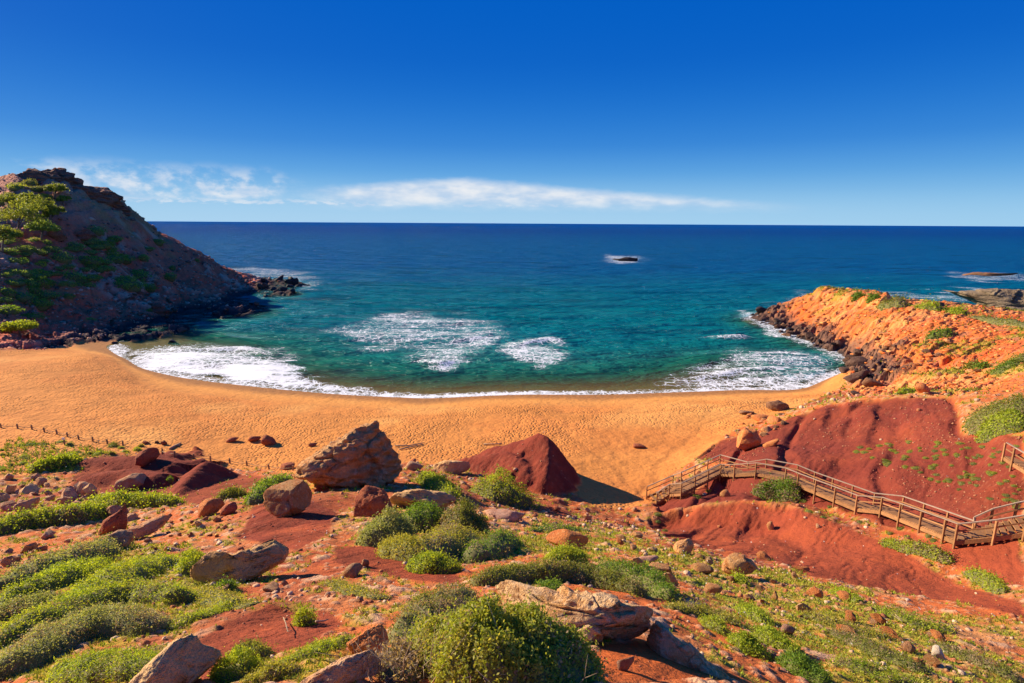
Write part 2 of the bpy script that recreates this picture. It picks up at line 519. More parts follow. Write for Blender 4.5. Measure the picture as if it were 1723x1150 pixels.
# green ground
Gp = C((0, 960), (120, 930), (240, 915), (330, 935), (420, 1000), (330, 1070), (260, 1150), (0, 1150), warp=1., freq=.8, seed=41)
Gp = np.maximum(Gp, C((0, 1000), (300, 1000), (400, 1060), (330, 1150), (0, 1150), warp=1, freq=.8, seed=42))
Gp = np.maximum(Gp, C((440, 1110), (520, 1080), (600, 1070), (640, 1110), (560, 1150), (420, 1150), warp=.8, freq=1.5, seed=43))
Gp = np.maximum(Gp, .72 * C((780, 960), (960, 925), (1040, 960), (1150, 1000), (1300, 1080), (1400, 1150), (1723, 1150), (1723, 1110), (1500, 1040), (1330, 960), (1120, 920), (1000, 890), (900, 880), warp=1.2, freq=.5, seed=44))
Gp = np.maximum(Gp, .22 * C((0, 742), (130, 748), (260, 768), (150, 800), (130, 835), (0, 820), warp=1, freq=.5, seed=45))
GREEN = Gp * (1 - CLAY)
spots = fbm(GX * .9, GY * .9, 4, 51) * .6 + fbm(GX * 2.6, GY * 2.6, 3, 52) * .5
lowg = SLOPE * (1 - CLAY) * sstep(spots, .02, .36) * .75
GREEN = np.clip(np.where(GREEN > .1, GREEN * sstep(spots + GREEN * .55, .05, .5), 0) + lowg, 0, 1)
HGREEN = HEAD * sstep(fbm(GX * .12, GY * .12, 4, 55) + .25 * fbm(GX * .8, GY * .8, 2, 56), .22, .5) * sstep(GZ, 2.5, 6)
_rd, _, _ = polydist(GX, GY, [tuple(p) for p in ROCKR[::-1]] + [tuple(at_z(1440, 632, 0)[:2]), tuple(at_z(1462, 662, 1)[:2])])
DARKR = HEAD * (1 - sstep(_rd + 7 * fbm(GX * .08, GY * .08, 4, 57), 2.5, 8))
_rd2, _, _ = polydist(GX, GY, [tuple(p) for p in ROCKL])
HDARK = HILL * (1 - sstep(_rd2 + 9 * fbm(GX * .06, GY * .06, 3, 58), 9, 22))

# ---- relief
Z = GZ.copy()
f1, f2, cid = worley(GX * 1.1, GY * 1.1, 61)
g1, g2, gid = worley(GX * 3.1, GY * 3.1, 62)
stones = np.where(gid > .55, sstep(.42 - g1, 0, .3), 0)
stones2 = np.where(cid > .72, sstep(.40 - f1, 0, .25), 0)
rough = SLOPE * (1 - CLAY)
near = np.clip(GY / 40, .25, 1)
nearclay = sstep(fbm(GX * .12, GY * .12, 3, 39), .0, .5)
Z += rough * (.28 * near * fbm(GX * .33, GY * .33, 4, 63) + .10 * fbm(GX * 1.4, GY * 1.4, 3, 64) + .05 * stones + .16 * stones2 * near)
Z += CLAY * (.05 * near * stones2 * (nearclay) + .16 * near * fbm(GX * .30, GY * .30, 3, 65) + .012 * fbm(GX * 3, GY * 3, 2, 66))
# rain gullies down the right-hand clay
gd = (GX * .55 + GY * .83)
gl = np.abs(fbm((GX * .83 - GY * .55) * .22 + .15 * fbm(GX * .2, GY * .2, 2, 68), gd * .035, 3, 67))
Z -= CLAY * np.clip(R1 + R2, 0, 1) * .55 * (1 - sstep(gl, 0, .34)) * sstep(GY, 25, 45)
rl1 = np.abs(fbm((GX * .83 - GY * .55) * .8 + .3 * fbm(GX * .5, GY * .5, 2, 34), gd * .10, 3, 35))
rl2 = np.abs(fbm((GX * .83 - GY * .55) * 2.2, gd * .35, 3, 36))
k1_, k2_, kid_ = worley(GX * .9 + .4 * fbm(GX, GY, 2, 37), GY * .9, 38)
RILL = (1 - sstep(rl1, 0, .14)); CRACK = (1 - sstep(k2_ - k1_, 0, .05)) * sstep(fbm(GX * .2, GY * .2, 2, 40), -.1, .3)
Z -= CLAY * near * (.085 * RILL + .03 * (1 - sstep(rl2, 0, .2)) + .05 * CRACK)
# headland: tilted broken beds
q = GX * .86 + GY * .5
p_ = -GX * .5 + GY * .86
b1, b2, bid = worley(q * .22, p_ * .6, 71)
c1, c2, cid2 = worley(q * .55 + 9, p_ * 1.7, 72)
Z += HEAD * sstep(GZ, -1.5, 1.0) * ((bid - .45) * 1.0 + (cid2 - .5) * .6 - .4 * (1 - sstep(b2 - b1, 0, .12)) + .5 * fbm(GX * .2, GY * .2, 3, 73)) * sstep(18 - GZ, 4, 9) * .75
Z += DARKR * sstep(GZ, -1.5, .5) * ((bid - .45) * 1.0 + (cid2 - .5) * .9 - .5 * (1 - sstep(c2 - c1, 0, .1)))
e1, e2, eid = worley(GX * .30 + 3, GY * .30, 75)
Z += HDARK * sstep(GZ, -1.5, .5) * ((eid - .45) * 2.2 - .8 * (1 - sstep(e2 - e1, 0, .15)))
cl = C((1372, 500), (1380, 488), (1450, 497), (1500, 506), (1480, 515), (1400, 505), warp=.2, freq=.1, seed=74)
Z += HEAD * cl * 1.5
# hill: gullies, ledges, scree
hz = np.clip(GZ, 0, 60)
gul = fbm((GX * .6 + GY * .8) * .11, (GX * .8 - GY * .6) * .025, 4, 81)
Z += HILL * sstep(GZ, 0, 8) * (gul * 3.4 + 1.5 * fbm(GX * .16, GY * .16, 4, 82))
d1, d2, did = worley(GX * .35, GY * .35, 83)
Z += HILL * ((did - .5) * 1.7 + .25 * fbm(GX * .9, GY * .9, 2, 84)) * np.where(hz < 12, 1.0, .55)
ledge = sstep(GZ, 28, 36) * HILL
Z += ledge * (np.abs(((GZ + 3 * fbm(GX * .05, GY * .05, 3, 85)) / 3.6) % 1 - .5) * 3.2 - .6)
# beach
Z += SAND * sstep(GZ, .3, 1.2) * (.10 * fbm(GX * .12, GY * .12, 3, 86) + .045 * fbm(GX * .7, GY * .7, 2, 87))
GZ = Z

# ---- colour of the ground itself
def mixc(a, b, m):
    return a * (1 - m[..., None]) + np.asarray(b) * m[..., None]


ONE = np.ones(GX.shape)
na = fbm(GX * .5, GY * .5, 4, 91); nb = fbm(GX * 2.2, GY * 2.2, 3, 92); nc = fbm(GX * .07, GY * .07, 3, 93)
col = np.ones(GX.shape + (3,)) * np.array([.54, .135, .038])
col = mixc(col, (.56, .24, .085), sstep(na, -.1, .5))
col = mixc(col, (.33, .065, .03), sstep(nc + .4 * na, 0, .5) * .8)
col = mixc(col, (.58, .33, .19), np.clip(stones * .8 + stones2, 0, 1) * rough)
col = mixc(col, (.40, .33, .035), GREEN * (.75 + .25 * nb))
col = mixc(col, (.21, .24, .025), GREEN * sstep(nb + na * .5, .1, .6) * .8)
clayc = np.ones(col.shape) * np.array([.28, .058, .026])
clayc = mixc(clayc, (.37, .078, .028), sstep(na * .6 + nb * .3, -.1, .5))
clayc = mixc(clayc, (.22, .040, .022), sstep(fbm(GX * .15, GY * .15, 3, 94), 0, .5) * .8)
clayc = clayc * (1 + .22 * fbm(GX * 1.7, GY * 1.7, 4, 31))[..., None] * (1 + .25 * fbm(gd * .05, (GX * .83 - GY * .55) * .5, 4, 32))[..., None] * .92
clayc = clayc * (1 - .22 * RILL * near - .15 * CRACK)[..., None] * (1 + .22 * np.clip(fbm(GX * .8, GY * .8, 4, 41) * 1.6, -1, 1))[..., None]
clayc = mixc(clayc, (.45, .17, .09), stones * nearclay * .55)
clayc = mixc(clayc, (.19, .036, .025), np.clip(R1, 0, 1) * (.45 + .3 * np.clip(fbm(GX * .1, GY * .1, 3, 26) * 2, -1, 1)))
clayc = mixc(clayc, (.17, .030, .022), np.clip(M1 + M2 + M3, 0, 1) * .55)
clayc = mixc(clayc, (.52, .12, .03), np.clip(R7, 0, 1))
clayc = mixc(clayc, (.42, .085, .035), np.clip(R2 * sstep(GX * .3 + nc * 3, 1, 9) * .5, 0, 1))
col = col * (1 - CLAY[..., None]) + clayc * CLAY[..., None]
sandc = np.ones(col.shape) * np.array([.63, .243, .060])
sandc = mixc(sandc, (.62, .22, .055), sstep(nc + .3 * na, -.15, .45) * .8)
sandc = sandc * (1 + .14 * fbm(GX * .35, GY * .35, 4, 28) + .10 * fbm(GX * .1, GY * .3, 3, 27))[..., None]
sandc = mixc(sandc, (.76, .36, .10), sstep(fbm(GX * .06 + 7, GY * .06, 3, 95), .1, .5) * .6)
sandc = mixc(sandc, (.60, .16, .04), sstep(GY, 62, 50) * sstep(fbm(GX * .13, GY * .13, 3, 96), -.3, .4) * .55)
for trk, wd in (([(1085, 838), (1040, 790), (960, 735), (900, 690)], .5), ([(210, 640), (420, 690), (640, 702), (900, 694), (1150, 690), (1330, 672)], .7), ([(150, 590), (175, 620), (250, 650), (420, 672)], .6), ([(40, 705), (200, 712), (400, 728), (520, 745), (680, 735)], .5), ([(1085, 835), (1120, 770), (1190, 715), (1300, 672)], .5), ([(0, 660), (120, 690), (230, 735)], .6)):
    dd_, _, _ = polydist(GX + .6 * na, GY + 1.2 * fbm(GX * .3, GY * .3, 3, 24), [tuple(hit(a, b)[:2]) for a, b in trk])
    tm = np.exp(-(dd_ / wd) ** 2) * SAND
    sandc = mixc(sandc, (.50, .19, .05), tm * .45)
    GZ = GZ - .06 * tm
wrack = SAND * np.exp(-((GZ - .95 - .15 * fbm(GX * .15, GY * .15, 3, 25)) / .05) ** 2) * sstep(nb + .5 * na, .05, .5)
sandc = mixc(sandc, (.26, .13, .06), wrack * .7)
wet = 1 - sstep(GZ + .10 * fbm(GX * .2, GY * .1, 2, 97), .16, .60)
smooth = 1 - sstep(GZ, .5, 1.25)
sandc = mixc(sandc, (.76, .34, .085), smooth * .6)
sandc = mixc(sandc, (.36, .16, .055), wet)
col = col * (1 - SAND[..., None]) + sandc * SAND[..., None]
hc = np.ones(col.shape) * np.array([.62, .160, .034])
hc = mixc(hc, (.70, .13, .03), sstep(fbm(GX * .09, GY * .09, 4, 98), .05, .4))
hc = mixc(hc, (.70, .29, .088), sstep(cid2, .45, .7) * sstep(fbm(GX * .07, GY * .07, 3, 99), -.35, .25))
hc = mixc(hc, (.42, .17, .09), sstep(.35 - cid2, 0, .2) * .7)
hc = mixc(hc, (.30, .27, .04), HGREEN * .7)
hc = mixc(hc, (.20, .10, .065), DARKR * .92)
hc = mixc(hc, (.11, .06, .045), DARKR * sstep(bid, .5, .7) * .8)
hc = mixc(hc, (.06, .04, .035), HEAD * (1 - sstep(GZ, .2, 1.3)))
col = col * (1 - HEAD[..., None]) + hc * HEAD[..., None]
lc = np.ones(col.shape) * np.array([.62, .145, .08])
lc = mixc(lc, (.60, .12, .065), sstep(fbm(GX * .05, GY * .05, 3, 101), -.1, .35))
lc = mixc(lc, (.60, .30, .20), sstep(did, .5, .75) * sstep(fbm(GX * .06, GY * .06, 3, 102), -.2, .3))
lc = mixc(lc, (.46, .20, .13), ledge * .8)
lc = mixc(lc, (.26, .24, .07), .45 * sstep(fbm(GX * .045 + 5, GY * .045, 4, 103) + .3 * fbm(GX * .3, GY * .3, 2, 29), .05, .35) * sstep(GZ, 5, 10) * .8)
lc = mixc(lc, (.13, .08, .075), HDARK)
lc = mixc(lc, (.035, .028, .03), HILL * (1 - sstep(GZ, .3, 2.2)))
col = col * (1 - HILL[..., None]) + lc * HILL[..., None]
col = np.clip(col, .01, .9)


# ------------------------------------------------------------------ mesh helpers
def mesh_np(name, V, F, mat=None, colors=None, smooth=False, floats=None, uniform=None):
    """V (n,3), F (m,k) with k = 3 or 4"""
    V = np.ascontiguousarray(V, np.float32); F = np.ascontiguousarray(F, np.int32)
    me = bpy.data.meshes.new(name)
    m, k = F.shape
    me.vertices.add(len(V)); me.vertices.foreach_set('co', V.ravel())
    me.loops.add(m * k); me.loops.foreach_set('vertex_index', F.ravel())
    me.polygons.add(m); me.polygons.foreach_set('loop_start', np.arange(0, m * k, k, dtype=np.int32))
    if smooth:
        me.polygons.foreach_set('use_smooth', np.ones(m, bool))
    me.update(calc_edges=True)
    if colors is not None:
        c = np.ones((len(V), 4), np.float32); c[:, :3] = colors
        a = me.color_attributes.new('Col', 'FLOAT_COLOR', 'POINT')
        a.data.foreach_set('color', c.ravel())
    for nm, arr in (floats or {}).items():
        a = me.attributes.new(nm, 'FLOAT', 'POINT')
        a.data.foreach_set('value', np.ascontiguousarray(arr, np.float32).ravel())
    if mat:
        me.materials.append(mat)
    return me


def obj(name, me, parent=None, loc=None, **props):
    o = bpy.data.objects.new(name, me)
    COL.objects.link(o)
    if parent is not None:
        o.parent = parent
    if loc is not None:
        o.location = tuple(float(v) for v in loc)
    for k, v in props.items():
        o[k] = v
    return o


def grid_faces(nr, nc):
    i = np.arange((nr - 1) * nc).reshape(nr - 1, nc)[:, :-1]
    return np.stack([i, i + 1, i + nc + 1, i + nc], -1).reshape(-1, 4)


def compact(V, F, *attrs):
    used = np.zeros(len(V), bool); used[F.ravel()] = True
    idx = np.cumsum(used) - 1
    return (V[used], idx[F]) + tuple(a[used] for a in attrs)


# ------------------------------------------------------------------ materials
def new_mat(name):
    m = bpy.data.materials.new(name)
    m.use_nodes = True
    return m, NT(m.node_tree)


def ground_mat(name, bumps, rough=.95, spec=.15, var=.25, vscale=6.0):
    """colour from the mesh, grain and fine relief from noise; bumps: (kind, scale, distance)"""
    m, g = new_mat(name)
    tc = g.n('ShaderNodeTexCoord').outputs['Object']
    c = g.n('ShaderNodeVertexColor', layer_name='Col').outputs[0]
    n = g.noise(tc, vscale, 5.0, .65).outputs[0]
    f = g.m('ADD', 1 - var, g.m('MULTIPLY', n, 2 * var))
    fc = g.n('ShaderNodeCombineXYZ', ins={0: f, 1: f, 2: f}).outputs[0]
    c = g.mix(1.0, c, fc, 'MULTIPLY')
    nrm = None
    for kind, s, dist in bumps:
        if kind == 'noise':
            h = g.noise(tc, s, 4.0, .6).outputs[0]
        elif kind == 'prints':
            w = g.n('ShaderNodeTexVoronoi', feature='F1', ins={'Vector': g.vmul(tc, (s, s * .8, 1.0)), 'Scale': 1.0, 'Randomness': 1.0}).outputs[0]
            h = g.ss(w, .05, .55)
            h = g.m('MULTIPLY', g.m('MULTIPLY', h, g.ss(g.noise(tc, .11, 3.0).outputs[0], .30, .60)), g.n('ShaderNodeAttribute', attribute_name='prints').outputs['Fac'])
        else:
            w = g.n('ShaderNodeTexVoronoi', feature='F1', ins={'Vector': tc, 'Scale': s}).outputs[0]
            h = g.m('SUBTRACT', 1.0, w)
        b = g.n('ShaderNodeBump', ins={'Strength': 1.0, 'Distance': dist, 'Height': h})
        if nrm is not None:
            g.set(b, 'Normal', nrm)
        nrm = b.outputs[0]
    bs = g.n('ShaderNodeBsdfPrincipled', ins={'Base Color': c, 'Roughness': rough, 'Specular IOR Level': spec, 'Normal': nrm})
    g.n('ShaderNodeOutputMaterial', ins={'Surface': bs})
    return m


MAT_SAND = ground_mat('sand', [('noise', .9, .25), ('prints', 2.5, .15), ('noise', 9.0, .02)], .95, .1, .16, 1.6)
MAT_SLOPE = ground_mat('hillside_earth', [('noise', 2.2, .16), ('noise', 12.0, .05), ('noise', 45.0, .016)], .95, .12, .30, 9.0)
MAT_HEAD = ground_mat('headland_rock', [('noise', .8, .45), ('cells', 1.3, .25), ('noise', 4.0, .12)], .9, .2, .30, 1.3)
MAT_HILL = ground_mat('hill_rock', [('noise', .5, .6), ('cells', .9, .35), ('noise', 3.0, .15)], .95, .15, .30, .8)

# ------------------------------------------------------------------ land meshes (one surface, cut by zone)
VV = np.stack([GX, GY, GZ], -1).reshape(-1, 3)
CC = col.reshape(-1, 3)
FF = grid_faces(NR, NU)
zone = np.argmax(np.stack([SLOPE * 1.001, SAND, HEAD, HILL]), 0).ravel()
fz = zone[FF[:, 0]]
deep = GZ.ravel()[FF].max(1) < -2.2
# shared smooth normals so that the cuts do not show
du = np.gradient(np.stack([GX, GY, GZ], -1), axis=1); dv = np.gradient(np.stack([GX, GY, GZ], -1), axis=0)
NN = np.cross(du, dv); NN /= np.linalg.norm(NN, axis=-1, keepdims=True) + 1e-12
NN = NN.reshape(-1, 3)
PRINTS = (sstep(GZ, .75, 1.4) * sstep(fbm(GX * .05, GY * .05, 2, 104), -.7, -.1)).ravel()
for z, nm, mt in ((0, 'hillside', MAT_SLOPE), (1, 'beach', MAT_SAND), (2, 'headland', MAT_HEAD), (3, 'hill', MAT_HILL)):
    Fz = FF[(fz == z) & ~deep]
    v, f, c, nn, pr = compact(VV, Fz, CC, NN, PRINTS)
    me = mesh_np(nm, v, f, mt, c, True, {'prints': pr} if z == 1 else None)
    me.normals_split_custom_set_from_vertices(nn)
    obj(nm, me, kind='structure')

# ------------------------------------------------------------------ sea
ys = np.concatenate([np.linspace(78, 330, 400), 330 + np.geomspace(2, 79670, 90)])
NSU = 430
su = np.linspace(-1.25, 1.25, NSU)
SY = np.repeat(ys[:, None], NSU, 1); SX = su[None] * (SY + UOFF)
inside = SY < 334
bed = np.where(inside & (np.abs(SX / (SY + UOFF)) <= UMAX), ground(SX, np.minimum(SY, 334)), -9.0)
dep = -bed
shoal = sstep(dep, .1, 2.5)
sw = SY + 10 * fbm(SX * .012, SY * .012, 2, 111) - .0012 * (SX - 10) ** 2 * sstep(SY, 320, 120)
swell = np.sin(sw * 2 * PI / 13.0) * .16 + np.sin(sw * 2 * PI / 21.0 + 1.3) * .2
swell = swell * (.55 + .8 * vnoise(SX * .03, SY * .05, 112))
fade = 1 - sstep(SY, 240, 330)
SZ = (swell * shoal + .10 * fbm(SX * .35, SY * .35, 3, 113) * shoal) * fade


def sea_poly(pts, warp=1.0, soft=3, seed=0, fr=.12):
    pw = [at_z(a, b, 0)[:2] for a, b in pts]
    sc = warp * .026 * SY
    x = SX + sc * fbm(SX * fr, SY * fr, 4, seed); y = SY + 2.2 * sc * fbm(SX * fr + 9, SY * fr, 4, seed + 2)
    return blur(pip(x, y, pw).astype(float), soft)


foam = np.zeros(SX.shape)
foam = np.maximum(foam, .52 * sea_poly([(535, 560), (600, 543), (690, 524), (760, 533), (850, 546), (872, 556), (835, 575), (790, 592), (760, 628), (705, 618), (690, 592), (620, 580)], 1.8, 22, 1))
foam = np.maximum(foam, .85 * sea_poly([(690, 578), (760, 572), (850, 556), (840, 572), (780, 586), (700, 586)], 1.6, 10, 2))
foam = np.maximum(foam, .7 * sea_poly([(700, 600), (780, 592), (765, 622), (715, 618)], 1.5, 14, 12))
foam = np.maximum(foam, .66 * sea_poly([(835, 592), (880, 574), (920, 570), (958, 588), (938, 608), (880, 612)], 1.5, 12, 3))
foam = np.maximum(foam, 1.05 * sea_poly([(205, 590), (240, 592), (285, 590), (400, 594), (470, 610), (530, 640), (610, 657), (700, 670), (560, 664), (440, 652), (330, 638), (250, 620)], 1.2, 10, 4))
foam = np.maximum(foam, .55 * sea_poly([(230, 585), (330, 575), (440, 585), (500, 610), (545, 640), (420, 640), (260, 610)], 1.5, 16, 5))
foam = np.maximum(foam, .50 * sea_poly([(1090, 650), (1160, 618), (1250, 588), (1330, 592), (1400, 596), (1420, 618), (1385, 646), (1250, 657), (1120, 662)], 1.5, 18, 6))
foam = np.maximum(foam, .78 * sea_poly([(1130, 652), (1230, 640), (1330, 640), (1400, 625), (1395, 640), (1340, 652), (1200, 660)], 1.2, 9, 7))
foam = np.maximum(foam, .75 * sea_poly([(1290, 600), (1380, 600), (1420, 608), (1380, 612), (1300, 608)], 1.2, 8, 13))
foam = np.maximum(foam, .75 * sea_poly([(1240, 528), (1272, 524), (1300, 545), (1345, 572), (1310, 574), (1280, 556), (1262, 540)], 1.2, 6, 8))
foam = np.maximum(foam, .42 * sea_poly([(370, 458), (400, 450), (480, 452), (530, 466), (540, 482), (505, 492), (480, 470), (420, 464)], 1.4, 4, 9))
foam = np.maximum(foam, .62 * sea_poly([(1018, 437), (1040, 430), (1072, 433), (1090, 438), (1060, 443), (1030, 442)], 1.2, 2, 10))
foam = np.maximum(foam, .40 * sea_poly([(1590, 466), (1620, 459), (1723, 460), (1723, 470), (1640, 474)], 1.2, 2, 11))
foam = np.maximum(foam, .40 * sea_poly([(1430, 494), (1470, 488), (1560, 494), (1660, 486), (1700, 492), (1640, 508), (1580, 506), (1500, 498)], 1.5, 4, 14))
foam = np.maximum(foam, .40 * sea_poly([(1350, 490), (1382, 488), (1384, 502), (1340, 515), (1290, 524), (1320, 508)], 1.3, 4, 15))
brk = .5 + .5 * np.clip(fbm(SX * .07, SY * .11, 4, 20) * 1.8, -1, 1)
brk2 = .5 + .5 * np.clip(fbm(SX * .03 + 40, SY * .16, 4, 23) * 1.8, -1, 1)
foam = foam * (.58 + .40 * brk + .35 * brk2)
# breaking crests with height
for pts, hh_, ww_ in (([(640, 566), (700, 578), (770, 574), (850, 556)], .45, 3.0), ([(700, 606), (745, 612), (770, 604)], .6, 2.5), ([(845, 592), (890, 578), (925, 573), (950, 583)], .46, 2.6),
                      ([(230, 600), (330, 612), (440, 622), (520, 640)], .55, 2.2), ([(290, 588), (400, 590), (470, 604)], .5, 2.0), ([(1110, 648), (1200, 632), (1300, 622), (1380, 622)], .5, 2.0), ([(1190, 571), (1240, 572), (1262, 570)], .7, 2.2), ([(1080, 640), (1150, 625), (1230, 600)], .4, 2.0)):
    pw = [tuple(at_z(a, b, 0)[:2]) for a, b in pts]
    dd_, pp_, ss_ = polydist(SX + 1.5 * fbm(SX * .1, SY * .1, 3, 18), SY + 3 * fbm(SX * .08, SY * .08, 3, 19), pw)
    endf = np.sin(PI * np.clip(pp_ / (len(pw) - 1), .02, .98)) ** .5
    SZ += hh_ * endf * np.exp(-(dd_ / np.where(ss_ > 0, ww_ * 2.2, ww_ * .8)) ** 2) * fade
    if hh_ > .45:
        foam = np.maximum(foam, .95 * endf * np.exp(-(dd_ / (ww_ * .9)) ** 2))
# swash along the sand
sd, _, _ = polydist(SX, SY, [tuple(p) for p in SHORE])
edge = (1 - sstep(sd + 1.2 * fbm(SX * .15, SY * .15, 3, 114), .6, 3.6)) * (.72 + .4 * vnoise(SX * .05, SY * .05, 115))
foam = np.maximum(foam, edge * sstep(bed, -1.6, -.6))
# foam round the rocky edges
rl, _, _ = polydist(SX, SY, [tuple(p) for p in ROCKR])
foam = np.maximum(foam, .7 * (1 - sstep(rl + 2 * fbm(SX * .1, SY * .1, 3, 116), 1, 6)))
SZ += .25 * foam * sstep(foam, .55, .9) * shoal * fade
SZ = np.where(inside, SZ, 0) + .012
SZ = np.where(dep < .3, np.maximum(SZ * .2, .015), SZ)
# keep only water, with a small overlap into the land
Fs = grid_faces(len(ys), NSU)
keep = bed.ravel()[Fs].min(1) < .30
v, f, fo, de, di = compact(np.stack([SX, SY, SZ], -1).reshape(-1, 3), Fs[keep], foam.ravel(), dep.ravel(), SY.ravel())

m, g = new_mat('sea_water')
tc = g.n('ShaderNodeTexCoord').outputs['Object']
foa = g.n('ShaderNodeAttribute', attribute_name='foam').outputs['Fac']
dpt = g.n('ShaderNodeAttribute', attribute_name='depth').outputs['Fac']
sx, sy_, _z = g.n('ShaderNodeSeparateXYZ', ins={0: tc}).outputs
big = g.noise(g.vmul(tc, (.008, .022, 1)), 1.0, 4.0, .6).outputs[0]
offs = g.m('ADD', sy_, g.m('MULTIPLY', g.m('SUBTRACT', big, .5), 130.0))
teal, green, blue, navy = (.0, .20, .26), (.015, .19, .13), (.0, .115, .32), (.0, .066, .28)
wc = g.mix(g.ss(dpt, .9, 3.2), green, teal)
wc = g.mix(g.ss(offs, 140.0, 420.0), wc, blue)
wc = g.mix(g.ss(offs, 420.0, 2200.0), wc, navy)
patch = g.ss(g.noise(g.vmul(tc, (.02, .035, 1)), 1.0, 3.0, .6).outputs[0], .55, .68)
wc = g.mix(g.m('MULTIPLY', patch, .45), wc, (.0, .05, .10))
wc = g.mix(g.m('MULTIPLY', foa, .35), wc, (.25, .46, .44))
# foam lace
vw = g.n('ShaderNodeVectorMath', operation='ADD', ins={0: tc, 1: g.vmul(g.noise(tc, .6, 3.0).outputs[1], (1.6, 1.6, 0))}).outputs[0]
ve = g.n('ShaderNodeTexVoronoi', feature='DISTANCE_TO_EDGE', ins={'Vector': vw, 'Scale': .55}).outputs[0]
vf = g.n('ShaderNodeTexVoronoi', feature='DISTANCE_TO_EDGE', ins={'Vector': vw, 'Scale': 1.5}).outputs[0]
fn = g.noise(tc, .35, 4.0, .6).outputs[0]
fs = g.noise(g.vmul(tc, (.09, .45, 1)), 1.0, 4.0, .6).outputs[0]
fl = g.m('ADD', foa, g.m('MULTIPLY', g.m('ADD', g.m('MULTIPLY', g.m('SUBTRACT', fn, .5), .8), g.m('MULTIPLY', g.m('SUBTRACT', fs, .52), 1.3)), g.ss(foa, .02, .4)))
lace = g.m('MAXIMUM', g.m('SUBTRACT', 1.0, g.ss(ve, 0.0, g.m('MULTIPLY', g.m('MULTIPLY', fl, fl), .26))), g.m('MULTIPLY', g.ss(fl, .35, .6), g.m('SUBTRACT', 1.0, g.ss(vf, .0, g.m('MULTIPLY', fl, .16)))))
lace = g.m('MAXIMUM', lace, g.ss(fl, .80, 1.15))
lace = g.m('MULTIPLY', lace, g.ss(fl, .10, .30))
# white caps far out
cap = g.ss(g.noise(g.vmul(tc, (.05, .16, 1)), 1.0, 5.0, .7).outputs[0], .705, .735)
lace = g.m('MAXIMUM', lace, g.m('MULTIPLY', g.m('MULTIPLY', cap, .8), g.ss(sy_, 250.0, 400.0)), clamp=True)
h1 = g.noise(g.vmul(tc, (.34, .5, 1)), 1.0, 5.0, .62).outputs[0]
h2 = g.noise(g.vmul(tc, (1.1, 1.9, 1)), 1.0, 4.0, .6).outputs[0]
h3 = g.noise(g.vmul(tc, (.02, .06, 1)), 1.0, 3.0, .6).outputs[0]
b1_ = g.n('ShaderNodeBump', ins={'Strength': 1.0, 'Distance': 3.6, 'Height': h1})
b2_ = g.n('ShaderNodeBump', ins={'Strength': 1.0, 'Distance': .75, 'Height': h2, 'Normal': b1_})
h4 = g.noise(g.vmul(tc, (.06, .16, 1)), 1.0, 4.0, .65).outputs[0]
b4_ = g.n('ShaderNodeBump', ins={'Strength': 1.0, 'Distance': 8.0, 'Height': h4, 'Normal': b2_})
b3_ = g.n('ShaderNodeBump', ins={'Strength': 1.0, 'Distance': 9.0, 'Height': h3, 'Normal': b4_})
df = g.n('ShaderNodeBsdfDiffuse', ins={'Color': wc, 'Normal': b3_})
gs = g.n('ShaderNodeBsdfGlossy', ins={'Color': (.8, .9, 1.0), 'Roughness': .22, 'Normal': b3_})
bs = g.n('ShaderNodeMixShader', ins={0: .045, 1: df, 2: gs})
tr = g.n('ShaderNodeBsdfTransparent', ins={'Color': (.72, .86, .80)})
clear = g.m('MULTIPLY', g.m('SUBTRACT', 1.0, g.ss(dpt, .05, 1.9)), .85)
sh = g.n('ShaderNodeMixShader', ins={0: clear, 1: bs, 2: tr})
fb = g.n('ShaderNodeBump', ins={'Strength': .6, 'Distance': .15, 'Height': g.noise(tc, 2.5, 3.0).outputs[0]})
fd = g.n('ShaderNodeBsdfPrincipled', ins={'Base Color': (.82, .84, .86), 'Roughness': .9, 'Specular IOR Level': .1, 'Normal': fb})
sh = g.n('ShaderNodeMixShader', ins={0: lace, 1: sh, 2: fd})
g.n('ShaderNodeOutputMaterial', ins={'Surface': sh})
me = mesh_np('sea', v, f, m, None, True, {'foam': fo, 'depth': de})
obj('sea', me, kind='structure')

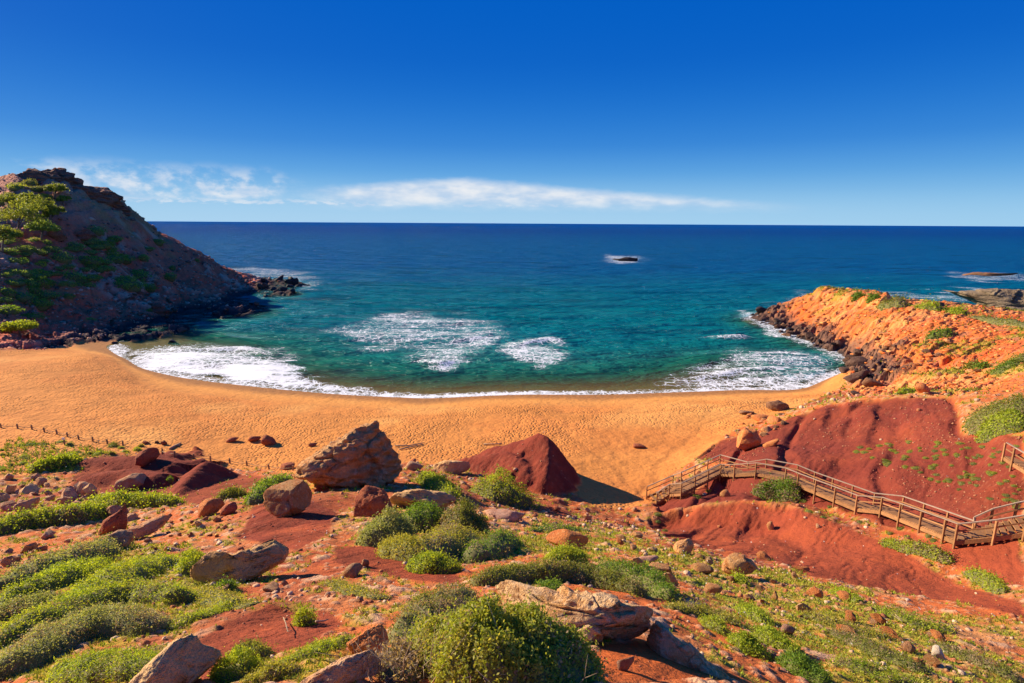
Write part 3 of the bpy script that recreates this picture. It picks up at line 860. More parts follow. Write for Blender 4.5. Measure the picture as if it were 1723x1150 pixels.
# ------------------------------------------------------------------ object materials
def rock_mat(name, a, b, c, scale=1.0, bump=.08, strata=0.0, rough=.92):
    m, g = new_mat(name)
    tc = g.n('ShaderNodeTexCoord').outputs['Object']
    oi = g.n('ShaderNodeObjectInfo')
    rnd = oi.outputs['Random']
    sh = g.n('ShaderNodeVectorMath', operation='ADD', ins={0: tc, 1: g.n('ShaderNodeCombineXYZ', ins={0: g.m('MULTIPLY', rnd, 40.0), 1: g.m('MULTIPLY', rnd, 17.0), 2: rnd}).outputs[0]}).outputs[0]
    n1 = g.noise(sh, 1.3 * scale, 5.0, .65).outputs[0]
    n2 = g.noise(sh, 7.0 * scale, 5.0, .7).outputs[0]
    n3 = g.noise(sh, 28.0 * scale, 3.0, .6).outputs[0]
    col = g.mix(g.ss(n1, .38, .62), a, b)
    col = g.mix(g.m('MULTIPLY', g.ss(n2, .5, .68), .75), col, c)
    v = g.m('MULTIPLY', g.m('ADD', .72, g.m('MULTIPLY', n3, .55)), g.m('ADD', .82, g.m('MULTIPLY', rnd, .36)))
    col = g.mix(1.0, col, g.n('ShaderNodeCombineXYZ', ins={0: v, 1: v, 2: v}).outputs[0], 'MULTIPLY')
    h = g.m('ADD', g.m('MULTIPLY', n2, 1.0), g.m('MULTIPLY', n3, .35))
    pits = g.n('ShaderNodeTexVoronoi', feature='F1', ins={'Vector': sh, 'Scale': 5.0 * scale}).outputs[0]
    h = g.m('ADD', h, g.m('MULTIPLY', g.ss(pits, .05, .3), .5))
    if strata:
        w = g.n('ShaderNodeTexWave', wave_type='BANDS', bands_direction='Z', ins={'Vector': sh, 'Scale': 1.2 * scale, 'Distortion': 3.5, 'Detail': 3.0, 'Detail Scale': 1.5}).outputs[1]
        h = g.m('ADD', h, g.m('MULTIPLY', w, strata))
    bp = g.n('ShaderNodeBump', ins={'Strength': 1.0, 'Distance': bump, 'Height': h})
    bs = g.n('ShaderNodeBsdfPrincipled', ins={'Base Color': col, 'Roughness': rough, 'Specular IOR Level': .2, 'Normal': bp})
    g.n('ShaderNodeOutputMaterial', ins={'Surface': bs})
    return m


RM = {
    'ledge': rock_mat('ledge_rock', (.78, .50, .26), (.70, .36, .14), (.82, .60, .38), 1.6, .10),
    'ochre': rock_mat('ochre_rock', (.64, .33, .13), (.55, .21, .07), (.72, .46, .24), 1.0, .12),
    'pale': rock_mat('pale_rock', (.76, .47, .21), (.70, .37, .16), (.58, .32, .15), 1.2, .12),
    'pink': rock_mat('pink_rock', (.70, .39, .20), (.62, .27, .12), (.76, .49, .30), 1.2, .12),
    'red': rock_mat('red_rock', (.46, .14, .06), (.36, .09, .045), (.55, .24, .12), 1.2, .12),
    'orange': rock_mat('orange_rock', (.60, .21, .06), (.54, .16, .05), (.68, .36, .16), 1.0, .08),
    'mauve': rock_mat('mauve_rock', (.50, .28, .19), (.42, .19, .11), (.58, .37, .26), 2.0, .03),
    'dark': rock_mat('dark_shore_rock', (.15, .085, .06), (.11, .06, .045), (.22, .13, .09), .5, .25),
    'black': rock_mat('wet_black_rock', (.045, .032, .032), (.03, .024, .026), (.075, .05, .045), .4, .25, rough=.6),
    'brown': rock_mat('brown_shore_rock', (.30, .15, .08), (.20, .10, .06), (.38, .21, .12), .5, .25),
    'grey': rock_mat('grey_cape_rock', (.38, .28, .18), (.27, .19, .12), (.48, .37, .24), .2, .8, .8),
    'white': rock_mat('white_rock', (.72, .60, .46), (.62, .46, .32), (.52, .38, .27), 2.5, .03),
    'boulder': rock_mat('tilted_boulder_rock', (.74, .40, .17), (.68, .27, .09), (.80, .52, .28), .35, .45, 1.0),
    'crag': rock_mat('hill_crag_rock', (.46, .19, .12), (.36, .13, .08), (.52, .27, .18), .15, 1.6, .9),
}


def leaf_mat(name, trans=.5, gloss=.25):
    m, g = new_mat(name)
    c = g.n('ShaderNodeVertexColor', layer_name='Col').outputs[0]
    d = g.n('ShaderNodeBsdfPrincipled', ins={'Base Color': c, 'Roughness': .55, 'Specular IOR Level': gloss})
    t = g.n('ShaderNodeBsdfTranslucent', ins={'Color': g.mix(1.0, c, (1.25, 1.15, .55), 'MULTIPLY')})
    s = g.n('ShaderNodeMixShader', ins={0: trans, 1: d, 2: t})
    g.n('ShaderNodeOutputMaterial', ins={'Surface': s})
    return m


MAT_LEAF = leaf_mat('shrub_leaf')
MAT_GRASS = leaf_mat('grass_blade', .35, .1)


def plain_mat(name, a, b, scale=8.0, rough=.85, stretch=(1, 1, 1), bump=.01, spec=.2):
    m, g = new_mat(name)
    tc = g.n('ShaderNodeTexCoord').outputs['Object']
    rnd = g.n('ShaderNodeObjectInfo').outputs['Random']
    n = g.noise(g.vmul(tc, stretch), scale, 4.0, .6).outputs[0]
    c = g.mix(g.ss(n, .3, .7), a, b)
    v = g.m('ADD', .8, g.m('MULTIPLY', rnd, .4))
    c = g.mix(1.0, c, g.n('ShaderNodeCombineXYZ', ins={0: v, 1: v, 2: v}).outputs[0], 'MULTIPLY')
    bp = g.n('ShaderNodeBump', ins={'Strength': .7, 'Distance': bump, 'Height': n})
    bs = g.n('ShaderNodeBsdfPrincipled', ins={'Base Color': c, 'Roughness': rough, 'Specular IOR Level': spec, 'Normal': bp})
    g.n('ShaderNodeOutputMaterial', ins={'Surface': bs})
    return m


MAT_TWIG = plain_mat('twigs', (.17, .14, .06), (.10, .12, .03), 14.0)
MAT_BARK = plain_mat('pine_bark', (.22, .16, .12), (.13, .09, .07), 3.0, bump=.05)
MAT_WOOD = plain_mat('weathered_timber', (.40, .19, .075), (.25, .125, .06), 2.6, .8, (6, 1, 1))
MAT_RAIL = plain_mat('sun_bleached_rail', (.42, .30, .22), (.27, .19, .14), 2.6, .8, (6, 1, 1))
MAT_POST = plain_mat('fence_timber', (.30, .20, .11), (.20, .13, .07), 3.0)
MAT_DRIFT = plain_mat('driftwood', (.42, .30, .20), (.28, .19, .12), 4.0)
MAT_ROPE = plain_mat('rope', (.32, .24, .15), (.22, .16, .10), 20.0)
MAT_BOARD = plain_mat('board_back', (.05, .05, .06), (.08, .08, .09), 5.0)
MAT_SIGN = plain_mat('white_plate', (.75, .74, .70), (.65, .64, .6), 5.0)


def empty(name, loc, **props):
    o = bpy.data.objects.new(name, None)
    COL.objects.link(o)
    o.location = tuple(float(v) for v in loc)
    o.empty_display_size = .3
    for k, v in props.items():
        o[k] = v
    return o


# ------------------------------------------------------------------ rocks
_ICO = {}


def ico(sub):
    if sub not in _ICO:
        bm = bmesh.new()
        bmesh.ops.create_icosphere(bm, subdivisions=sub, radius=1.0)
        V = np.array([v.co[:] for v in bm.verts]); F = np.array([[v.index for v in f.verts] for f in bm.faces])
        bm.free()
        _ICO[sub] = (V / np.linalg.norm(V, axis=1, keepdims=True), F)
    return _ICO[sub]


def noise3(P, f, s, octv=3):
    return (fbm(P[:, 0] * f + s, P[:, 1] * f + P[:, 2] * f * .7, octv, s % 50) + fbm(P[:, 1] * f - s, P[:, 2] * f - P[:, 0] * f * .6, octv, (s + 9) % 50)) * .5


def rock_shape(seed, sub, cuts=9, rough=.09, tight=.34):
    """a broken stone: a ball cut by random planes, then weathered; unit half-size"""
    r = np.random.default_rng(seed)
    D, F = ico(sub)
    n = r.normal(size=(cuts, 3)); n /= np.linalg.norm(n, axis=1, keepdims=True)
    h = r.uniform(tight, .80, cuts)
    dots = D @ n.T
    with np.errstate(divide='ignore'):
        rad = np.where(dots > .05, h[None] / np.maximum(dots, .05), 9.0).min(1)
    rad = np.minimum(rad, 1.0)
    rad = rad / np.quantile(rad, .97)
    P = D * rad[:, None]
    P = P * (1 + rough * noise3(P, 2.2, seed % 40, 3)[:, None] + rough * .4 * noise3(P, 7.0, (seed + 3) % 40, 2)[:, None])
    return P, F


def view_axes(p):
    """horizontal right / away directions as seen from the path at the viewpoint"""
    d = np.array([p[0], p[1], 0.0]); d /= np.linalg.norm(d)
    return np.array([d[1], -d[0], 0.0]), d


_VAR = {}


def rock_variant(mat, k, sub):
    key = (mat, k, sub)
    if key not in _VAR:
        P, F = rock_shape(100 + k * 7, sub)
        _VAR[key] = mesh_np('stone', P, F, RM[mat])
        _VAR[key].polygons.foreach_set('use_smooth', np.zeros(len(F), bool))
    return _VAR[key]


def stone(px, py, w, h, mat='ochre', label=None, cat='rock', group=None, name='stone', dep=None, sub=2, k=None, tilt=.25, sink=.38, rz=None, unique=False):
    """a rock whose foot is met at (px, py) and which shows about w x h photograph pixels"""
    p = hit(px, py)
    s = mpp(p)
    a = w * s / 2
    dn = math.atan2(CAM_Z - p[2], p[1])
    b = (dep * s / 2) if dep else a * random.uniform(.7, .95)
    c = max(h * s / 2 / math.cos(dn) * (1 + sink) - b * math.tan(dn) * .35, a * .22)
    k = random.randrange(9) if k is None else k
    if unique:
        P, F = rock_shape(400 + k * 13, sub)
        me = mesh_np(name, P, F, RM[mat])
    else:
        me = rock_variant(mat, k, sub)
    o = obj(name, me)
    rx, fy = view_axes(p)
    c0 = p + fy * b * .6
    o.location = (c0[0], c0[1], float(ground(c0[0], c0[1])) + c * (1 - 2 * sink * .8))
    o.scale = (a, b, c)
    yaw = math.atan2(rx[1], rx[0]) + (random.uniform(-.35, .35) if rz is None else rz)
    o.rotation_euler = (random.uniform(-tilt, tilt), random.uniform(-tilt, tilt), yaw)
    if label:
        o['label'] = label
        o['category'] = cat
    if group:
        o['group'] = group
    return o


def outline_rock(name, base, pts, depth, mat, label, sub=5, cat='rock', strata=.05, rough=.06, lean=.75, facet=None, seed=1, push=0.5, freq=1.0, Y=None, kind=None, cuts=12, sink=0.0, planes=()):
    """a rock with a given outline (photograph pixels, clockwise or not), a real thickness and a broken surface"""
    p = hit(*base) if Y is None else at_y(base[0], base[1], Y)
    s = mpp(p)
    rx, fy = view_axes(p)
    dn = math.atan2(CAM_Z - p[2], np.hypot(p[0], p[1])) * lean
    up = np.array([0, 0, 1.0]) * math.cos(dn) + fy * math.sin(dn)
    aw = fy * math.cos(dn) - np.array([0, 0, 1.0]) * math.sin(dn)
    Q = np.array(pts, float)
    Q = np.stack([(Q[:, 0] - base[0]) * s, -(Q[:, 1] - base[1]) * s], 1)
    cen = (Q.max(0) + Q.min(0)) / 2
    # radius by angle
    th = np.linspace(-PI, PI, 361)
    rad = np.zeros(361)
    for i, t in enumerate(th):
        dx_, dy_ = math.cos(t), math.sin(t)
        best = 0
        for k in range(len(Q)):
            a = Q[k] - cen; b = Q[(k + 1) % len(Q)] - cen
            e = b - a
            den = dx_ * e[1] - dy_ * e[0]
            if abs(den) < 1e-9:
                continue
            tt = (a[0] * e[1] - a[1] * e[0]) / den
            uu = (a[0] * dy_ - a[1] * dx_) / den
            if tt > 0 and -1e-6 <= uu <= 1 + 1e-6:
                best = max(best, tt)
        rad[i] = best
    D, F = ico(sub)
    ang = np.arctan2(D[:, 2], D[:, 0])
    R = np.interp(ang, th, rad)
    rho = np.hypot(D[:, 0], D[:, 2])
    size = rad.mean()
    dm = depth * s if depth > 3 else depth * size
    rr = rho ** .42
    X = np.cos(ang) * R * rr + cen[0]
    Zc = np.sin(ang) * R * rr + cen[1]
    Yc = np.sign(D[:, 1]) * np.abs(D[:, 1]) ** .75 * dm
    P = np.stack([X, Yc, Zc], 1)
    nrm = D
    rg = np.random.default_rng(seed + 1000)
    for _ in range(cuts):
        n_ = rg.normal(size=3) * np.array([.75, 1, .75]); n_[1] = -.25 - abs(n_[1])
        n_ /= np.linalg.norm(n_)
        d_ = P @ n_
        h_ = np.quantile(d_, rg.uniform(.80, .96))
        P = P - n_[None] * np.maximum(0, d_ - h_)[:, None] * .93
    for nx_, ny_, nz_, q_ in planes:
        n_ = np.array([nx_, ny_, nz_], float); n_ /= np.linalg.norm(n_)
        d_ = P @ n_
        h_ = np.quantile(d_, q_)
        P = P - n_[None] * np.maximum(0, d_ - h_)[:, None]
    for ax, (l0, h0) in ((0, (Q[:, 0].min(), Q[:, 0].max())), (2, (Q[:, 1].min(), Q[:, 1].max()))):
        l1, h1_ = P[:, ax].min(), P[:, ax].max()
        P[:, ax] = l0 + (P[:, ax] - l1) / (h1_ - l1) * (h0 - l0)
    q = P / size * freq
    rough = rough * 1.7; strata = strata * 1.6
    dsp = rough * noise3(q, 1.4, seed, 4) + rough * .55 * np.abs(noise3(q, 3.3, seed + 5, 3)) + rough * .3 * noise3(q, 9, seed + 7, 2)
    if strata:
        st = q[:, 2] * 5.5 + q[:, 0] * 2.2 + 1.1 * noise3(q, 1.1, seed + 9, 3)
        dsp += strata * (np.abs((st % 1) - .5) * 2 - .5) * (.5 + noise3(q, 1.7, seed + 11, 2))
    if facet:
        f1_, f2_, id_ = worley(q[:, 0] * facet + q[:, 1] * .6, q[:, 2] * facet * 1.4, seed % 30)
        dsp += .16 * (id_ - .5) - .08 * (1 - sstep(f2_ - f1_, 0, .1))
    P = P + nrm * (dsp * size)[:, None]
    Wp = P[:, :1] * rx[None] + P[:, 2:3] * up[None] + (P[:, 1:2] + dm * push) * aw[None]
    me = mesh_np(name, Wp, F, RM[mat])
    o = obj(name, me, loc=p - np.array([0, 0, sink]))
    if label:
        o['label'] = label
        o['category'] = cat
    if kind:
        o['kind'] = kind
    return o


# the big boulder and the other rocks with a shape of their own
outline_rock('boulder', (592, 822), [(508, 790), (512, 768), (540, 752), (600, 720), (645, 708), (646, 722), (664, 745), (668, 775), (680, 800), (662, 815), (640, 812), (615, 824), (585, 826), (560, 812), (520, 806)],
             .95, 'boulder', 'huge layered brown boulder tilted to a point, standing at the edge of the beach', sub=6, strata=.075, rough=.08, facet=1.3, seed=4, lean=.55, sink=.45)
outline_rock('boulder', (487, 873), [(448, 862), (450, 832), (472, 818), (492, 812), (518, 824), (528, 845), (522, 862), (505, 871), (478, 875)],
             1.0, 'ochre', 'pale orange blocky boulder on red earth below the huge tilted boulder', sub=5, strata=0, rough=.035, facet=.8, seed=12, cuts=2, planes=[(-.55, -.8, .15, .60), (.75, -.65, .1, .66), (-.1, -.35, .95, .74), (.2, -.6, -.8, .85)])
outline_rock('rock', (410, 980), [(331, 966), (334, 955), (372, 936), (382, 932), (390, 944), (440, 938), (462, 932), (466, 921), (478, 921), (488, 936), (486, 955), (470, 968), (430, 976), (385, 974), (360, 982)],
             .75, 'pale', 'long log-shaped tan rock with a raised knob at one end', sub=5, strata=.05, rough=.06, facet=.9, seed=21)
outline_rock('rock', (305, 1165), [(215, 1165), (262, 1128), (310, 1088), (331, 1082), (338, 1108), (352, 1120), (368, 1150), (372, 1175)],
             .85, 'pale', 'pointed pale grey rock cut by the bottom edge beside the shrub carpet', sub=5, strata=.03, rough=.06, facet=.9, seed=31)
outline_rock('outcrop', (985, 1085), [(815, 1000), (850, 983), (880, 990), (960, 992), (1010, 1000), (1060, 1010), (1092, 1040), (1105, 1062), (1102, 1085), (1050, 1072), (1000, 1060), (960, 1075), (900, 1090), (830, 1040)],
             .95, 'ledge', 'broad pale rock ledge behind the big leafy bush', cat='rock ledge', sub=6, strata=.06, rough=.09, facet=1.6, seed=41, lean=.9, push=.2, sink=.12)
outline_rock('outcrop', (1165, 1128), [(1085, 1085), (1100, 1055), (1125, 1050), (1160, 1075), (1215, 1105), (1245, 1122), (1215, 1135), (1150, 1125), (1110, 1108)],
             .9, 'ledge', 'sloping orange rock ledge running down from the pale ledge over red earth', cat='rock ledge', sub=6, strata=.06, rough=.10, facet=1.6, seed=51, lean=.95, push=.15, sink=.18)
outline_rock('rock', (625, 872), [(597, 868), (600, 838), (618, 820), (640, 826), (652, 838), (660, 856), (645, 872), (615, 880)],
             .9, 'red', 'rough reddish brown rock at the foot of the huge tilted boulder', sub=5, strata=.03, rough=.10, facet=1.2, seed=61)
outline_rock('rock', (715, 862), [(655, 845), (668, 828), (700, 826), (740, 836), (772, 846), (760, 862), (715, 868), (680, 862)],
             .9, 'pale', 'pale flat-topped slab between the green bushes and the huge boulder', sub=5, strata=.05, rough=.07, facet=1.3, seed=71)
outline_rock('rock', (868, 880), [(815, 862), (850, 858), (885, 868), (885, 882), (862, 890), (835, 880)],
             .8, 'mauve', 'shaded grey slab ending in a blunt nose beside the dark olive bush', sub=4, strata=.05, rough=.07, seed=81)
outline_rock('rock', (225, 893), [(175, 890), (190, 868), (215, 858), (219, 848), (216, 880), (212, 892), (198, 898)],
             .8, 'red', 'pitted reddish block at the end of the long dark hedge', sub=5, strata=.02, rough=.09, seed=91)
outline_rock('rock', (205, 925), [(160, 922), (175, 905), (205, 893), (222, 900), (225, 915), (210, 926), (190, 928)],
             .8, 'pink', 'pale pinkish boulder at the upper end of the streaked shrub carpet', sub=4, strata=.03, rough=.08, facet=1.2, seed=101)
outline_rock('rock', (268, 900), [(210, 898), (225, 885), (262, 873), (290, 872), (282, 884), (250, 896), (230, 905)],
             .7, 'pink', 'tilted pink slab lying beyond the pinkish boulder', sub=4, strata=.06, rough=.05, facet=1.2, seed=111)
outline_rock('rock', (1148, 930), [(1132, 928), (1140, 918), (1162, 906), (1166, 918), (1160, 934), (1148, 942), (1136, 938)],
             .8, 'ochre', 'wedge-shaped pale rock at the lower edge of the smooth red ridge', sub=4, strata=.03, rough=.07, facet=1.2, seed=121)
outline_rock('rock', (1235, 970), [(1213, 968), (1218, 945), (1232, 934), (1262, 938), (1270, 946), (1258, 962), (1240, 968)],
             .8, 'ochre', 'square-cut orange block casting a shadow on the rubble slope', sub=4, strata=.02, rough=.05, facet=1.0, seed=131)
outline_rock('rock', (955, 920), [(918, 910), (922, 896), (950, 894), (985, 908), (990, 918), (960, 922), (930, 920)],
             .8, 'orange', 'low rounded orange rock behind the bright green cushion', sub=4, strata=.02, rough=.07, seed=141)
outline_rock('rock', (1257, 760), [(1239, 752), (1241, 735), (1252, 722), (1268, 722), (1276, 738), (1274, 752), (1258, 762)],
             .9, 'orange', 'big rounded orange rock on the sand next to the red clay hill', sub=4, strata=.03, rough=.08, facet=1.2, seed=151)
outline_rock('rock', (1310, 692), [(1289, 690), (1292, 680), (1308, 674), (1322, 680), (1328, 690), (1315, 693)],
             .8, 'brown', 'dark brown flat-topped rock on the sand near the headland', sub=4, strata=.05, rough=.08, seed=161)
outline_rock('rock', (760, 798), [(728, 795), (735, 782), (755, 776), (788, 780), (792, 790), (780, 798), (748, 802)],
             .8, 'pale', 'stacked flat slabs at the left foot of the pointed red mound', sub=4, strata=.09, rough=.07, seed=171)
outline_rock('rock', (252, 783), [(232, 778), (236, 762), (252, 754), (266, 758), (269, 770), (258, 780), (242, 784)],
             .9, 'red', 'round red boulder beside the fence at the edge of the sand', sub=4, strata=.03, rough=.09, seed=181)
outline_rock('rock', (222, 826), [(197, 818), (203, 806), (222, 799), (240, 802), (246, 815), (235, 822), (212, 826)],
             .9, 'pink', 'rounded tan boulder in front of the folded dark red clay', sub=4, strata=.03, rough=.06, seed=191)
outline_rock('rock', (354, 868), [(337, 866), (338, 845), (350, 840), (372, 846), (376, 858), (362, 866), (345, 869)],
             .9, 'orange', 'sharp-edged orange rock lying below the dark red clay mound', sub=4, strata=.0, rough=.06, facet=.9, seed=201)
outline_rock('rock', (390, 866), [(372, 866), (376, 852), (396, 846), (400, 858), (392, 866)],
             .8, 'red', 'small reddish rock touching the sharp-edged orange rock', sub=3, strata=.0, rough=.06, seed=211)
outline_rock('rock', (618, 1108), [(585, 1108), (592, 1085), (640, 1062), (655, 1075), (655, 1098), (620, 1112)],
             .7, 'orange', 'eroded block of red-orange earth left of the big leafy bush', sub=5, strata=.05, rough=.10, seed=221)
outline_rock('rock', (560, 1165), [(490, 1160), (520, 1140), (565, 1125), (620, 1118), (640, 1130), (610, 1160)],
             .8, 'pink', 'rough pitted grey rock at the bottom edge left of the big bush', sub=5, strata=.04, rough=.10, seed=231)
# islets and the far cape
outline_rock('islet', (1050, 441), [(1028, 440), (1034, 436), (1044, 437), (1050, 433), (1056, 435), (1066, 434), (1073, 439), (1060, 441)], .5, 'black', 'small black sea rock ringed by foam far out in the bay', cat='sea rock', sub=4, strata=.0, rough=.14, seed=241, lean=0, Y=at_z(1050, 440, 0)[1])
outline_rock('islet', (1663, 467), [(1625, 466), (1632, 461), (1660, 459), (1698, 460), (1700, 464), (1690, 468)], .5, 'brown', 'long flat brown islet off the headland', cat='islet', sub=5, strata=.03, rough=.08, seed=251, lean=0, Y=at_z(1663, 467, 0)[1])
outline_rock('cape', (1690, 530), [(1595, 516), (1610, 508), (1640, 502), (1655, 494), (1690, 489), (1712, 490), (1740, 500), (1800, 512), (1800, 535), (1700, 535)], .6, 'grey', 'grey layered rocky cape behind the headland', cat='cape', sub=6, strata=.05, rough=.08, facet=1.4, seed=261, lean=0, Y=200, push=.3)
# crags of the hill
outline_rock('crag', (75, 345), [(15, 345), (25, 318), (50, 300), (62, 292), (80, 286), (106, 282), (104, 289), (116, 294), (114, 300), (126, 303), (124, 310), (136, 318), (130, 345), (60, 360)], .55, 'crag', 'jagged summit crag of the dark hill', cat='crag', sub=6, strata=.05, rough=.07, facet=1.5, seed=271, lean=0, Y=226, push=.35)
outline_rock('crag', (165, 392), [(92, 380), (98, 345), (120, 325), (150, 316), (172, 318), (186, 325), (204, 336), (203, 342), (207, 346), (207, 366), (214, 376), (232, 388), (210, 400), (150, 402), (110, 395)], .5, 'crag', 'broad layered cliff below the summit of the dark hill', cat='crag', sub=6, strata=.06, rough=.08, facet=1.8, seed=281, lean=.2, Y=233, push=.3)
outline_rock('crag', (97, 408), [(84, 404), (88, 388), (96, 374), (104, 385), (111, 402), (98, 410)], .6, 'crag', 'triangular upright rock tooth on the dark hillside below the cliff', cat='crag', sub=4, strata=.0, rough=.08, seed=291)
outline_rock('crag', (145, 412), [(128, 404), (136, 390), (150, 386), (162, 402), (160, 412), (140, 412)], .6, 'crag', 'squat rock beside the upright tooth on the dark hillside', cat='crag', sub=4, strata=.05, rough=.08, seed=301)
outline_rock('rock', (268, 530), [(256, 524), (260, 512), (268, 510), (276, 522), (290, 530), (270, 533)], .6, 'crag', 'largest leaning slab in the scree of the dark hill', sub=4, strata=.0, rough=.08, seed=311)

S = stone
S(454, 750, 32, 19, 'red', 'largest red rock alone on the open sand, throwing a shadow', sub=3, k=1, unique=True)
S(429, 744, 26, 11, 'red', 'low red rock close beside the largest rock on the open sand', sub=3, k=2, unique=True)
S(392, 744, 24, 9, 'red', 'small dark red rock on the sand nearest the dark red clay mound', sub=3, k=3, unique=True)
S(527, 752, 15, 8, 'red', 'small red stone on the sand just left of the huge tilted boulder', k=4)
S(487, 790, 30, 17, 'red', 'flat-topped red rock by the last fence post near the huge boulder', sub=3, k=5, unique=True)
S(506, 786, 16, 12, 'red', 'small rock wedged against the huge boulder behind the fence end', k=6)
S(277, 749, 15, 9, 'red', 'rounded red rock on the sand beside the pale driftwood stump', k=7)
S(264, 747, 10, 7, 'dark', 'dark little stone touching the rounded red rock by the fence', k=8)
S(245, 748, 14, 7, 'red', 'flat red stone on the sand behind the round red boulder', k=0)
S(1297, 893, 20, 14, 'ochre', 'lone orange rock lying on the smooth red ridge', sub=3, k=1, unique=True)
S(1376, 889, 12, 7, 'pink', 'small grey stone higher on the smooth red ridge', k=2)
S(1220, 836, 19, 15, 'ochre', 'round pale stone below the wooden platform', sub=3, k=3, unique=True)
S(1298, 752, 32, 16, 'orange', 'smooth orange rock right behind the big rounded orange rock', sub=3, k=4, unique=True)
S(1258, 698, 32, 9, 'brown', 'low dark ledge on the sand left of the dark flat-topped rock', sub=3, k=5, unique=True)
S(1282, 708, 38, 10, 'orange', 'thin orange slab lying below the dark flat-topped rock', sub=3, k=6, unique=True)
S(1305, 712, 34, 12, 'orange', 'broken orange slab against the edge of the red clay hill', sub=3, k=7, unique=True)
S(1290, 728, 30, 10, 'ochre', 'flat ochre slab above the big rounded orange rock', sub=3, k=8, unique=True)
S(1074, 755, 26, 8, 'red', 'low crumbling red stone alone on the sand before the staircase', sub=3, k=0, unique=True)
S(1578, 1108, 34, 24, 'white', 'white lumpy rock on the rubble slope near the frame corner', sub=4, k=1, unique=True)
S(1325, 1068, 30, 18, 'mauve', 'striped grey rock among the low shrubs of the rubble slope', sub=3, k=2, unique=True)
S(1303, 1010, 15, 22, 'ochre', 'small upright pointed stone below the narrow green cushion', k=3)
S(1051, 1130, 30, 34, 'mauve', 'rounded mauve stone on bare red earth beside the big leafy bush', sub=4, k=4, unique=True)
S(616, 955, 17, 20, 'pink', 'small pointed grey stone standing on the red path', sub=3, k=5, unique=True)
S(596, 972, 38, 24, 'pink', 'craggy pinkish rock left of the red path', sub=3, k=6, unique=True)
S(640, 980, 34, 8, 'pink', 'thin flat stone at the edge of the red path', k=7)
S(457, 995, 44, 16, 'pink', 'flat mauve slab tucked under the long log-shaped rock', sub=3, k=8, unique=True)
S(479, 986, 16, 12, 'pink', 'little stone under the knob of the long log-shaped rock', k=0)
S(334, 1036, 19, 13, 'mauve', 'dark tilted stone alone on the green turf', sub=3, k=1, unique=True)
S(372, 998, 40, 12, 'pink', 'flat pinkish slab at the near end of the log-shaped rock', sub=3, k=2, unique=True)
S(606, 1014, 20, 14, 'pink', 'grey stone among white flowers left of the big bush', k=3)
S(1090, 948, 42, 20, 'mauve', 'dark-topped rock with a lit orange end above the green carpet', sub=3, k=4, unique=True)
S(1112, 966, 52, 24, 'ochre', 'tan rock half in shade just below the dark-topped rock', sub=3, k=5, unique=True)
S(1180, 965, 46, 20, 'ochre', 'ochre ledge between the wedge-shaped rock and the square-cut block', sub=3, k=6, unique=True)
S(1045, 910, 30, 14, 'ochre', 'pale flat stone by the small red hump', k=7)
S(1070, 904, 30, 14, 'ochre', 'square pale stone behind the small red hump', k=8)
S(1285, 942, 40, 14, 'orange', 'broken orange ledge at the lower rim of the smooth red ridge', k=0)
S(1350, 962, 44, 14, 'orange', 'long pale ledge farther along the rim of the red ridge', k=1)
S(1200, 1000, 40, 22, 'ochre', 'split tan rock in the middle of the rubble slope', sub=3, k=2, unique=True)
S(1258, 1010, 30, 16, 'ochre', 'tan stone beside the narrow green cushion', k=3)
S(48, 862, 40, 30, 'pink', 'largest pale boulder of the rubble field above the dark hedge', sub=3, k=4, unique=True)
S(14, 808, 24, 15, 'pink', 'brown boulder at the frame edge below the dune plants', k=6)
S(60, 806, 24, 12, 'pink', 'brown boulder below the oval green cushion', k=7)
S(697, 792, 38, 20, 'pink', 'pale fractured rock leaning on the shaded side of the huge boulder', sub=3, k=2, unique=True)
S(1446, 612, 48, 24, 'dark', 'largest dark layered slab overhanging the end of the beach', sub=4, k=3, unique=True)
S(1442, 640, 46, 24, 'dark', 'dark broken slab on the sand at the end of the beach', sub=4, k=4, unique=True)
S(1470, 652, 40, 18, 'brown', 'brown slab above the dark broken slab at the beach end', sub=3, k=5, unique=True)
S(1422, 628, 24, 9, 'dark', 'low dark rock at the water edge where the sand ends', sub=3, k=6, unique=True)
S(1379, 620, 20, 7, 'black', 'wet rock awash in the surf near the beach end', sub=3, k=7, unique=True)
S(1345, 616, 34, 6, 'black', 'long low wet rock awash in the surf', sub=3, k=8, unique=True)
S(1440, 665, 30, 8, 'dark', 'flat dark slab between the sand and the red clay hill', k=0)
S(1553, 662, 40, 16, 'orange', 'layered orange rock at the near foot of the headland', sub=3, k=1, unique=True)
S(1281, 527, 26, 11, 'black', 'dark rock at the very tip of the headland', sub=3, k=2, unique=True)
S(479, 466, 16, 13, 'black', 'tallest dark boulder at the tip of the boulder spit', sub=3, k=3, unique=True)
S(471, 473, 22, 12, 'black', 'broad dark boulder next to the tallest one of the spit', sub=3, k=4, unique=True)
S(489, 484, 16, 9, 'black', 'outlying dark boulder in white water off the spit', sub=3, k=5, unique=True)
S(503, 483, 13, 6, 'black', 'low dark boulder awash beyond the spit', sub=3, k=6, unique=True)
S(519, 481, 9, 4, 'black', 'farthest small rock awash off the spit', k=7)
S(291, 577, 22, 10, 'black', 'black rock standing in the surf before the hill', sub=3, k=8, unique=True)
S(306, 560, 18, 9, 'dark', 'dark boulder at the water edge of the hill foot', sub=3, k=0, unique=True)
S(358, 552, 22, 10, 'black', 'black boulder in calm water by the hill foot', sub=3, k=1, unique=True)
S(376, 550, 12, 5, 'black', 'small black rock beside the boulder in calm water', k=2)
S(216, 573, 9, 6, 'dark', 'small pale-topped rock on the sand where the hill meets the beach', k=3)
S(194, 579, 11, 5, 'black', 'black stone on the smooth sand by the hill foot', k=4)
S(206, 576, 11, 4, 'black', 'flat black stone nearer the water by the hill foot', k=5)
